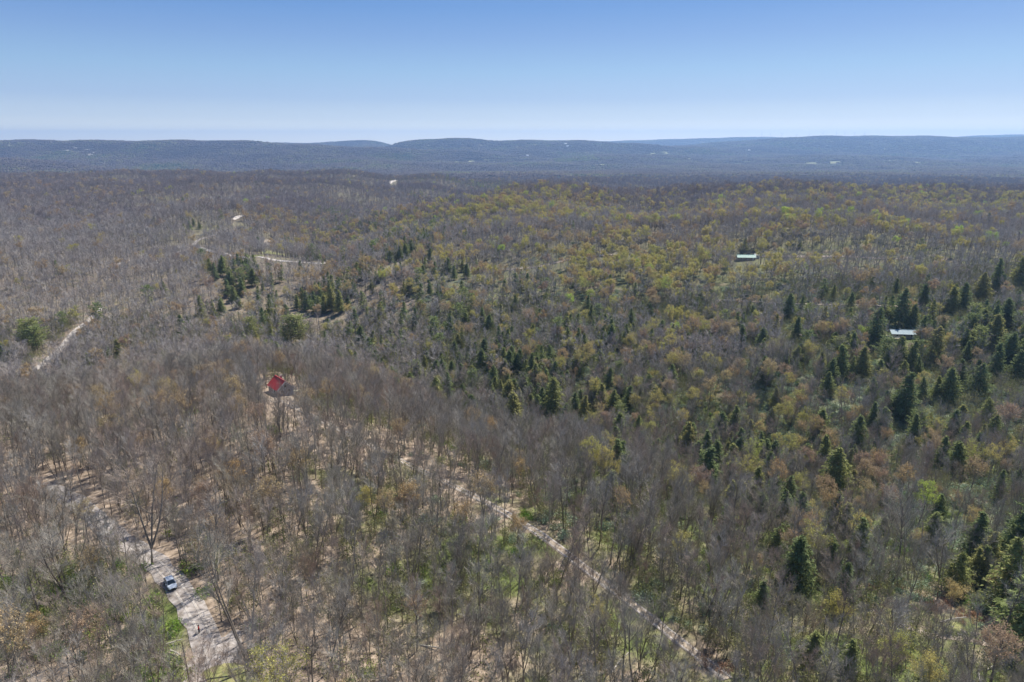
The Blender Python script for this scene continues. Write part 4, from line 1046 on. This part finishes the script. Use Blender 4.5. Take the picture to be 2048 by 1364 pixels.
# upturned small boat
bt = empty('upturned_boat', gz(p), R(5)); tag(bt, 'pale upturned boat lying on the ground behind the silver-roofed cabin', 'boat')
V = []; ns = 11
for i in range(ns):
    t_ = i / (ns - 1); wv = .72 * math.sin(math.pi * min(1, t_ * .82 + .18)) ** .6; hz_ = .5 * (1 - (2 * t_ - 1) ** 4) + .05
    for j in range(7):
        a = math.pi * j / 6; V.append((-1.9 + 3.8 * t_, wv * math.cos(a), hz_ * math.sin(a) ** .8))
Fs = [(i * 7 + j, i * 7 + j + 1, (i + 1) * 7 + j + 1, (i + 1) * 7 + j) for i in range(ns - 1) for j in range(6)] + [tuple(range(6, -1, -1)), tuple(range((ns - 1) * 7, ns * 7))]
obj('hull', mesh('hull', V, Fs, M_WHITE, smooth_=True), bt)
kb = MB(); kb.box(-1.6, 1.7, -.03, .03, .5, .62); kb.build('keel', M_METAL, bt)
for x0 in (-1.0, .4): kb = MB(); kb.box(x0, x0 + .15, -.8, .8, -.22, .0); kb.build('support', M_LUMBER, bt)
# stack of boards beside the red-roofed house
p = at(597, 784)
ls = empty('lumber_stack', gz(p), R(25)); tag(ls, 'pale yellow boards stacked on the ground right of the red-roofed house', 'lumber stack')
for lay in range(4):
    b = MB()
    for i in range(6): b.box(-1.9 + .1 * (lay % 2), 1.9 - .12 * (i % 3), -.75 + i * .25, -.52 + i * .25, .1 + lay * .12, .2 + lay * .12)
    b.build('board_layer', M_LUMBER, ls)
b = MB()
for x0 in (-1.4, 0, 1.4): b.box(x0 - .06, x0 + .06, -.75, .75, -.3, .09)
b.build('bearer', M_DECK, ls)

# far buildings
for px, row, rz, lab in ((1131, 291, .3, 'tiny white farmhouse on the far ridge slope, uppermost white speck'), (1135, 296, -.4, 'tiny white barn just below the white farmhouse on the far ridge'), (1055, 315, .2, 'tiny white building left of the dark conifer stand far off'), (1498, 304, .1, 'tiny white building on the distant right slope')):
    p = at(px, row)
    if p is None: continue
    p = p.copy(); h = house('far_house', (p[0], p[1], p[2] + 13), rz, 24, 14, 8, 5, M_WHITE, M_WHITE, lab, 'house', .5, wins=3)
# dark conifer stand and radio mast
stand = []
for i in range(260):
    c = at(1150, 322)
    stand.append((c[0] + rng.uniform(-190, 190), c[1] + rng.uniform(-260, 260)))
stand = np.array(stand)
sel = rng.integers(0, 5, len(stand)); sz_ = rng.uniform(1.2, 1.7, len(stand))
scatter('conifer_stand', FAR_EV, np.stack([stand[:, 0], stand[:, 1], H(stand[:, 0], stand[:, 1]) + 2], 1), sel, np.zeros((len(stand), 3)), np.stack([sz_ * 1.6, sz_ * 1.6, sz_], 1), 'dark conifer plantation on the hazy middle plateau', 'woods')
p = at(739, 284)
mast = empty('radio_mast', (p[0], p[1], p[2])); tag(mast, 'thin lattice radio mast on top of the distant blue hill', 'radio mast')
b = MB()
for k in range(3):
    a = k * 2.094; b.tube((2 * math.cos(a), 2 * math.sin(a), 0), (.8 * math.cos(a), .8 * math.sin(a), 100), .5, .4, 5)
for i in range(16):
    for k in range(3):
        a = k * 2.094; c_ = (k + 1) * 2.094; r0 = 2 - 1.2 * i / 16; r1 = 2 - 1.2 * (i + 1) / 16
        b.tube((r0 * math.cos(a), r0 * math.sin(a), i * 6.2), (r1 * math.cos(c_), r1 * math.sin(c_), (i + 1) * 6.2), .2, .2, 4)
b.build('lattice', M_METAL, mast)
b = MB(); b.tube((0, 0, 100), (0, 0, 112), .5, .3, 6); b.build('antenna', M_METAL, mast)
# wind turbines
tow = MB(); tow.tube((0, 0, -5), (0, 0, 82), 2.6, 1.6, 10)
M_TURB = mat('turbine_paint', (.35, .37, .40), .5)
tproto = None
for i, (px, row) in enumerate([(1523, 273), (1540, 274), (1563, 275.5), (1592, 277), (1617, 276), (1645, 273.5), (1672, 273), (1689, 273.5), (1708, 273.5), (1728, 274)]):
    u = float(col_u(px, row)); y = 15000.0 + 300 * math.sin(i * 2.1); x = u * y
    z = max(float(H(x, y)), ZC - float(row_s(row)) * y - 12)
    t = empty('wind_turbine', (x, y, z), .2); tag(t, 'grey wind turbine on the skyline, %s from the left' % (['first', 'second', 'third', 'fourth', 'fifth', 'sixth', 'seventh', 'eighth', 'ninth', 'last'][i]), 'wind turbine', 'wind turbines along the far ridge')
    if tproto is None:
        tm = mesh('tower', tow.V, tow.F, M_TURB); nb = MB(); nb.box(-2, 2, -4, 6, 81, 85); nm_ = mesh('nacelle', nb.V, nb.F, M_TURB)
        bms = []
        for k in range(3):
            a = math.pi / 2 + k * 2.094; bb = MB(); d_ = np.array([math.cos(a), 0, math.sin(a)]); c0 = np.array([0, -5.2, 83.])
            bb.tube(c0, c0 + d_ * 10, 1.0, 1.8, 6); bb.tube(c0 + d_ * 10, c0 + d_ * 42, 1.8, .4, 6); bms.append(mesh('blade', bb.V, bb.F, M_TURB))
        hb = MB(); hb.tube((0, -6.5, 83), (0, -4, 83), .8, 1.8, 8); hm_ = mesh('hub', hb.V, hb.F, M_TURB); tproto = True
    obj('tower', tm, t); obj('nacelle', nm_, t); obj('hub', hm_, t)
    rot_ = rng.uniform(0, 2)
    for k in range(3):
        o = obj('blade', bms[k], t); 
        M_ = Matrix.Translation((0, 0, 83)) @ Matrix.Rotation(rot_, 4, 'Y') @ Matrix.Translation((0, 0, -83)); o.matrix_basis = M_

# ------------------------------------------------------------------ car
M_CARPAINT = mat('silver_car_paint', (.50, .57, .67), .3, .1, .6)
M_BLUEPAINT = mat('blue_car_paint', (.12, .22, .38), .25, .3, .6)
M_TYRE = mat('tyre_rubber', (.03, .03, .03), .9)
M_RIM = mat('alloy_rim', (.55, .55, .56), .3, .8)
M_LAMP = mat('headlamp_glass', (.8, .82, .85), .1, spec=.6)
M_TAIL = mat('tail_lamp', (.45, .02, .02), .2)
M_BLACK = mat('black_plastic', (.03, .03, .03), .6)
def make_car(name, loc, dirv, paint, label, cat='car'):
    t = empty(name, loc, math.atan2(dirv[1], dirv[0])); tag(t, label, cat)
    # stations along x (front +): x, half width, z bottom, z belt
    xs = [-2.28, -2.15, -1.6, -.9, 0, .8, 1.5, 2.0, 2.25]
    hw = [.72, .82, .88, .90, .90, .90, .88, .80, .66]; zb = [.42, .30, .26, .24, .24, .24, .26, .30, .40]; zt = [.86, .98, 1.02, 1.0, .98, .96, .88, .78, .66]
    V = []
    for x, w, a, b in zip(xs, hw, zb, zt):
        m_ = (a + b) / 2
        V += [(x, -w * .92, a), (x, -w, m_), (x, -w * .97, b - .07), (x, -w * .82, b), (x, 0, b + .035), (x, w * .82, b), (x, w * .97, b - .07), (x, w, m_), (x, w * .92, a)]
    k = 9; Fs = []
    for i in range(len(xs) - 1):
        for j in range(k): Fs.append((i * k + j, i * k + (j + 1) % k, (i + 1) * k + (j + 1) % k, (i + 1) * k + j))
    Fs += [tuple(range(k - 1, -1, -1)), tuple(range((len(xs) - 1) * k, len(xs) * k))]
    Fs = [tuple(reversed(f)) for f in Fs]
    body = obj('body', mesh('body', V, Fs, paint, smooth_=False), t)
    # greenhouse: dark glass block with painted roof
    def ring(x, w, z): return [(x, -w, z), (x, w, z)]
    low = [(-1.75, .80, 1.0), (-1.45, .82, 1.0), (.55, .82, .985), (1.15, .80, .93)]; up = [(-1.35, .62, 1.40), (-1.1, .64, 1.43), (-.1, .66, 1.45), (.30, .62, 1.40)]
    V = []
    for a in low: V += ring(*a)
    for a in up: V += ring(*a)
    Fs = [(0, 1, 9, 8), (6, 14, 15, 7)] + [(2 * i, 8 + 2 * i, 10 + 2 * i, 2 + 2 * i) for i in range(3)] + [(2 * i + 1, 3 + 2 * i, 11 + 2 * i, 9 + 2 * i) for i in range(3)]
    obj('windows', mesh('windows', V, Fs, M_DARKGLASS), t)
    b = MB(); V = []
    for x, w, z in up: V += [(x, -w - .02, z), (x, 0, z + .05), (x, w + .02, z)]
    V2 = [(x, y, z - .06) for x, y, z in V]
    Fs = [(3 * i + j, 3 * i + j + 1, 3 * i + j + 4, 3 * i + j + 3) for i in range(3) for j in range(2)]
    b.add(V, Fs); b.add(V2, [tuple(reversed(f)) for f in Fs])
    for q in (0, 3):
        for sy in (-1, 1):
            a, c = low[q], up[q]; b.tube((a[0], sy * (a[1] + .005), a[2]), (c[0], sy * (c[1] + .01), c[2] - .02), .045, .04, 5)
    for sy in (-1, 1): b.tube((-.45, sy * .83, .99), (-.5, sy * .66, 1.43), .035, .03, 5)
    obj('roof', mesh('roof', b.V, b.F, paint), t)
    for sx in (-1.42, 1.42):
        for sy in (-1, 1):
            w = MB(); w.tube((sx, sy * .70, .33), (sx, sy * .905, .33), .33, .33, 20); wo2 = w.build('wheel', M_TYRE, t)
            r_ = MB(); r_.tube((sx, sy * .906, .33), (sx, sy * .93, .33), .21, .19, 14); r_.build('rim', M_RIM, wo2)
    for sy in (-1, 1):
        h = MB(); h.add([(2.19, sy * .42, .60), (2.10, sy * .74, .60), (2.04, sy * .76, .74), (2.16, sy * .42, .72), (2.29, sy * .42, .60), (2.17, sy * .76, .60), (2.06, sy * .79, .755), (2.2, sy * .42, .735)], [(0, 1, 2, 3), (4, 7, 6, 5), (0, 4, 5, 1), (1, 5, 6, 2), (2, 6, 7, 3), (3, 7, 4, 0)]); h.build('headlight', M_LAMP, t)
        q = MB(); q.box(-2.33, -2.2, sy * .68 - .13, sy * .68 + .13, .66, .84); q.build('tail_light', M_TAIL, t)
        m_ = MB(); m_.box(.72, .86, min(sy * .84, sy * 1.04), max(sy * .84, sy * 1.04), .98, 1.11); m_.build('mirror', paint, t)
    g = MB(); g.box(2.2, 2.30, -.38, .38, .46, .62); g.build('grille', M_BLACK, t)
    g = MB(); g.box(2.05, 2.3, -.7, .7, .30, .40); g.build('bumper', M_BLACK, t)
    return t
q0 = at(333, 1150); q1 = at(350, 1183); dv = (q1 - q0)[:2]; dv /= np.linalg.norm(dv)
make_car('parked_car', (P_CAR[0], P_CAR[1], float(H(P_CAR[0], P_CAR[1])) + .16), dv, M_CARPAINT, 'silver car parked on the left side of the gravel road, facing the camera')
p = at(601, 531); make_car('parked_car', (p[0], p[1], float(H(p[0], p[1])) + .3), (1, .1), M_BLUEPAINT, 'blue car parked just below the bright white farm road')

# ------------------------------------------------------------------ person
M_RED = noise_mat('red_jacket_cloth', [(.3, (.42, .035, .03)), (.7, (.55, .06, .05))], 8)
M_TROUSER = mat('dark_trousers', (.035, .037, .05), .9)
M_SKIN = mat('skin', (.50, .31, .23), .6)
M_HAIR = mat('dark_hair', (.04, .028, .02), .8)
M_SHOE = mat('shoe_leather', (.05, .04, .035), .7)
pz = float(H(P_PERSON[0], P_PERSON[1])) + .2
pers = empty('person', (P_PERSON[0], P_PERSON[1], pz), R(-70)); tag(pers, 'person in a red jacket and dark trousers standing at the road edge', 'person')
def figure(name, verts, edges, radii, m, parent, root=0, sub=2):
    bm_ = bmesh.new(); L_ = bm_.verts.layers.skin.verify(); vv = [bm_.verts.new(v) for v in verts]
    for i, r_ in enumerate(radii):
        vv[i][L_].radius = r_ if isinstance(r_, tuple) else (r_, r_); vv[i][L_].use_root = (i == root)
    for a, b in edges: bm_.edges.new((vv[a], vv[b]))
    me = bpy.data.meshes.new(name); bm_.to_mesh(me); bm_.free(); me.materials.append(m)
    o = obj(name, me, parent); o.modifiers.new('skin', 'SKIN'); sd = o.modifiers.new('sub', 'SUBSURF'); sd.levels = sub; sd.render_levels = sub
    return o
# body (one continuous figure), x is sideways, facing -y
BV = [(0, 0, .93), (0, .01, 1.12), (0, 0, 1.33), (0, 0, 1.46), (0, -.01, 1.55), (0, -.03, 1.66), (0, -.02, 1.74),
      (.10, 0, .90), (.12, -.03, .50), (.12, .02, .09), (.13, -.13, .05), (-.10, 0, .90), (-.13, .06, .50), (-.14, .12, .09), (-.15, -.03, .05),
      (.18, 0, 1.42), (.26, .02, 1.14), (.25, -.14, .95), (.24, -.20, .90), (-.18, 0, 1.42), (-.26, .04, 1.15), (-.29, -.02, .90), (-.29, -.04, .83)]
BE = [(0, 1), (1, 2), (2, 3), (3, 4), (4, 5), (5, 6), (0, 7), (7, 8), (8, 9), (9, 10), (0, 11), (11, 12), (12, 13), (13, 14), (2, 15), (15, 16), (16, 17), (17, 18), (2, 19), (19, 20), (20, 21), (21, 22)]
BR = [(.15, .11), (.14, .10), (.17, .11), .06, .055, (.085, .10), .07, .085, .06, .042, .04, .085, .06, .042, .04, .06, .043, .033, .04, .06, .043, .033, .04]
figure('body', BV, BE, BR, M_SKIN, pers)
def fingers(hx, hy, hz, sx):
    fv = []; fe = []; fr = []
    for k, (dx, ln) in enumerate(((-.03, .075), (-.01, .085), (.01, .08), (.028, .065))):
        n = len(fv); fv += [(hx + dx, hy, hz), (hx + dx, hy - .012, hz - ln * .5), (hx + dx, hy - .035, hz - ln)]; fe += [(n, n + 1), (n + 1, n + 2)]; fr += [.010, .009, .008]
    n = len(fv); fv += [(hx - sx * .035, hy - .02, hz + .03), (hx - sx * .055, hy - .045, hz - .005)]; fe += [(n, n + 1)]; fr += [.011, .009]
    return fv, fe, fr
for hx, hy, hz, sx in ((.24, -.21, .875, 1), (-.29, -.045, .80, -1)):
    fv, fe, fr = fingers(hx, hy, hz, sx)
    o = figure('fingers', fv, fe, fr, M_SKIN, pers, sub=1)
figure('jacket', [(0, 0, .86), (0, .01, 1.12), (0, 0, 1.34), (0, 0, 1.47), (.19, 0, 1.42), (.27, .02, 1.14), (.255, -.12, .97), (-.19, 0, 1.42), (-.27, .04, 1.15), (-.29, -.01, .93)],
       [(0, 1), (1, 2), (2, 3), (2, 4), (4, 5), (5, 6), (2, 7), (7, 8), (8, 9)], [(.19, .15), (.175, .135), (.20, .14), .085, .085, .065, .05, .085, .065, .05], M_RED, pers)
figure('trousers', [(0, 0, .95), (.10, 0, .88), (.12, -.03, .50), (.12, .02, .12), (-.10, 0, .88), (-.13, .06, .50), (-.14, .12, .12)], [(0, 1), (1, 2), (2, 3), (0, 4), (4, 5), (5, 6)], [(.165, .125), .105, .078, .062, .105, .078, .062], M_TROUSER, pers)
figure('hair', [(0, .03, 1.66), (0, .01, 1.755), (0, .055, 1.60)], [(0, 1), (0, 2)], [(.092, .09), .08, .06], M_HAIR, pers, sub=2)
for sx, y0 in ((.12, .02), (-.145, .12)):
    figure('shoe', [(sx, y0 + .03, .05), (sx, y0 - .10, .045), (sx, y0 - .17, .035)], [(0, 1), (1, 2)], [(.052, .05), (.055, .042), (.045, .03)], M_SHOE, pers, sub=1)
for sx in (-1, 1):
    b = MB(); b.tube((sx * .034, -.118, 1.675), (sx * .034, -.132, 1.675), .012, .008, 8); b.build('eye', M_HAIR, pers)
    figure('ear', [(sx * .085, -.01, 1.68), (sx * .098, .0, 1.655)], [(0, 1)], [.018, .012], M_SKIN, pers, sub=1)
figure('nose', [(0, -.115, 1.665), (0, -.14, 1.635)], [(0, 1)], [.010, .016], M_SKIN, pers, sub=1)
b = MB(); b.box(-.025, .025, -.128, -.112, 1.598, 1.606); b.build('mouth', M_TAIL, pers)

# ------------------------------------------------------------------ brush pile, dead trunk, logs, stones
M_DEADWOOD = noise_mat('dark_dead_wood', [(.3, (.06, .045, .035)), (.7, (.16, .12, .09))], 3)
M_PALEWOOD = noise_mat('pale_dead_wood', [(.3, (.36, .33, .29)), (.7, (.55, .52, .47))], 2)
p = at(393, 1138); br = empty('brush_pile', gz(p), R(20)); tag(br, 'dark heap of uprooted stump and cut branches beside the gravel road', 'brush pile')
b = MB(); r_ = np.random.default_rng(5)
b.tube((-2.2, 0, .35), (1.9, .3, .5), .34, .26, 10); b.tube((-1.4, .6, .25), (2.4, .9, .3), .22, .15, 8); b.build('log', M_DEADWOOD, br)
sg = []
for i in range(170):
    c = np.array([r_.normal(0, 1.3), r_.normal(.2, .7), r_.uniform(.1, .9)]); d_ = norm(np.array([r_.normal(0, 1), r_.normal(0, .7), r_.normal(0, .45)])); l_ = r_.uniform(.5, 1.7); sg.append((c - d_ * l_ / 2, c + d_ * l_ / 2, .045, .015))
v_, f_ = seg_mesh(sg, 4); obj('branches', mesh('branches', v_, f_, M_DEADWOOD), br)
sg = []
for i in range(26):
    a = r_.uniform(0, 6.28); d_ = norm(np.array([-.5, math.cos(a), math.sin(a)])); sg.append((np.array([-2.2, 0, .6]), np.array([-2.2, 0, .6]) + d_ * r_.uniform(.6, 1.2), .09, .02))
v_, f_ = seg_mesh(sg, 5); obj('roots', mesh('roots', v_, f_, M_DEADWOOD), br)
foot = at(383, 1386); ht = ZC - float(row_s(1284)) * foot[1] - float(H(foot[0], foot[1])); ht = max(6, min(12, ht))
dt = empty('dead_trunk', (foot[0], foot[1], float(H(foot[0], foot[1]))), 0); tag(dt, 'straight bare dead trunk without branches, standing at the bottom edge below the person', 'dead tree')
sg = [(np.array([0, 0, -.4]), np.array([-.05, 0, ht * .4]), .13, .11), (np.array([-.05, 0, ht * .4]), np.array([-.16, .03, ht * .75]), .11, .09), (np.array([-.16, .03, ht * .75]), np.array([-.22, .05, ht]), .09, .05)]
v_, f_ = seg_mesh(sg, 8); obj('trunk', mesh('trunk', v_, f_, M_DEADWOOD), dt)
sg = [(np.array([-.1, 0, ht * k]), np.array([-.1 + .5 * math.cos(k * 40), .5 * math.sin(k * 40), ht * k + .3]), .03, .012) for k in (.55, .66, .78, .86, .93)]
v_, f_ = seg_mesh(sg, 4); obj('branch_stub', mesh('branch_stub', v_, f_, M_DEADWOOD), dt)
for i, (px, row, ang, ln, lab) in enumerate([(1998, 1335, .3, 8, 'pale curved fallen log near the bottom right corner'), (1960, 1350, 1.0, 6, 'pale fallen log, second from the bottom right corner'), (1905, 1243, .2, 7, 'pale fallen branch on the reddish bank above the small lawn'),
        (350, 1310, -.5, 4, 'short pale log among brambles left of the dead trunk'), (345, 1290, .4, 3.5, 'pale log lying uphill of the dead trunk'), (120, 1190, .2, 6, 'pale fallen trunk in the brambles at left'), (1240, 1330, .9, 7, 'pale fallen trunk under the trees left of the track end'), (870, 1300, -.3, 6, 'grey fallen trunk on the brown litter near the bottom middle')]):
    p = at(px, row); lg = empty('fallen_log', gz(p), ang); tag(lg, lab, 'fallen log', 'logs lying on the forest floor')
    sg = [(np.array([-ln / 2, 0, .1]), np.array([0, ln * .05, .22]), .19, .15), (np.array([0, ln * .05, .22]), np.array([ln / 2, 0, .45]), .15, .07)]
    v_, f_ = seg_mesh(sg, 8); obj('trunk', mesh('trunk', v_, f_, M_PALEWOOD), lg)
    sg = [(np.array([ln * q, ln * .03, .3]), np.array([ln * q + .8, (1.3 if j % 2 else -1.3), .9 + .2 * j]), .05, .015) for j, q in enumerate((.05, .18, .3, .42))]
    v_, f_ = seg_mesh(sg, 4); obj('branches', mesh('branches', v_, f_, M_PALEWOOD), lg)
rocks = []
for i in range(4):
    r_ = np.random.default_rng(40 + i); bm_ = bmesh.new(); bmesh.ops.create_icosphere(bm_, subdivisions=2, radius=.4)
    for v in bm_.verts: v.co = v.co * (1 + .25 * math.sin(v.co.x * 9 + i) * math.cos(v.co.y * 8 + 2 * i)) * r_.uniform(.9, 1.1); v.co.z *= .62
    me = bpy.data.meshes.new('rock'); bm_.to_mesh(me); bm_.free(); me.materials.append(M_ROCK); rocks.append(me)
ROCKP = []
for i in range(60):
    if i < 46: px, row = rng.uniform(1855, 2010), 0; row = 1262 + (px - 1855) * .14 + rng.normal(0, 9)
    else: px = rng.uniform(1800, 1850); row = 1180 + (px - 1800) * .32 + rng.normal(0, 3)
    p = at(px, row); s_ = rng.uniform(.35, 1.15)
    o = obj('rock', rocks[i % 4], None, (p[0], p[1], float(H(p[0], p[1])) + .1)); o.rotation_euler = (0, 0, rng.uniform(0, 6)); o.scale = (s_ * 1.2, s_, s_)
    tag(o, None, 'rock', 'pale stones beside the driveway'); ROCKP.append((s_, px, row, o))
ROCKMARK = [(1860, 1265, 'the left end of the rubble strip'), (1900, 1268, 'the driveway below the small lawn'), (1945, 1276, 'the middle of the rubble strip'), (2005, 1285, 'the right end of the rubble strip'), (1825, 1190, 'the creek above the small lawn')]
RG = {}
for s_, px, row, o in ROCKP:
    d2 = [math.hypot(px - a, row - b) for a, b, _ in ROCKMARK]; k = int(np.argmin(d2)); sz2 = 'tiny' if s_ < .6 else 'small' if s_ < .88 else 'larger'
    q = int(round(math.atan2(row - ROCKMARK[k][1], px - ROCKMARK[k][0]) / (math.pi / 4))) % 8
    RG.setdefault((sz2, k, q), []).append((d2[k], o))
for (sz2, k, q), L_ in RG.items():
    L_.sort(key=lambda t: t[0])
    for i, (_, o) in enumerate(L_): o['label'] = '%s%s pale stone %s %s' % (ORD[i] + ' ' if len(L_) > 1 else '', sz2, DIRS[q], ROCKMARK[k][2])
#ENDOBJECTS#
# ------------------------------------------------------------------ haze
hm = bpy.data.materials.new('haze'); hm.use_nodes = True; nt = hm.node_tree; nt.nodes.clear()
pv = nt.nodes.new('ShaderNodeVolumePrincipled'); pv.inputs['Density'].default_value = 6.2e-5
pv.inputs['Color'].default_value = (.34, .58, 1.0, 1); pv.inputs['Anisotropy'].default_value = 0.3
om = nt.nodes.new('ShaderNodeOutputMaterial'); nt.links.new(pv.outputs[0], om.inputs['Volume'])
print('TOP', float(H(np.repeat(np.linspace(-1.2, 1.2, 80), 80) * np.tile(np.linspace(3500, 17000, 80), 80), np.tile(np.linspace(3500, 17000, 80), 80)).max()))
b_ = MB(); b_.box(-23000, 23000, -400, 17900, -260, 292)
hz = b_.build('haze', hm); tag(hz, kind='stuff')
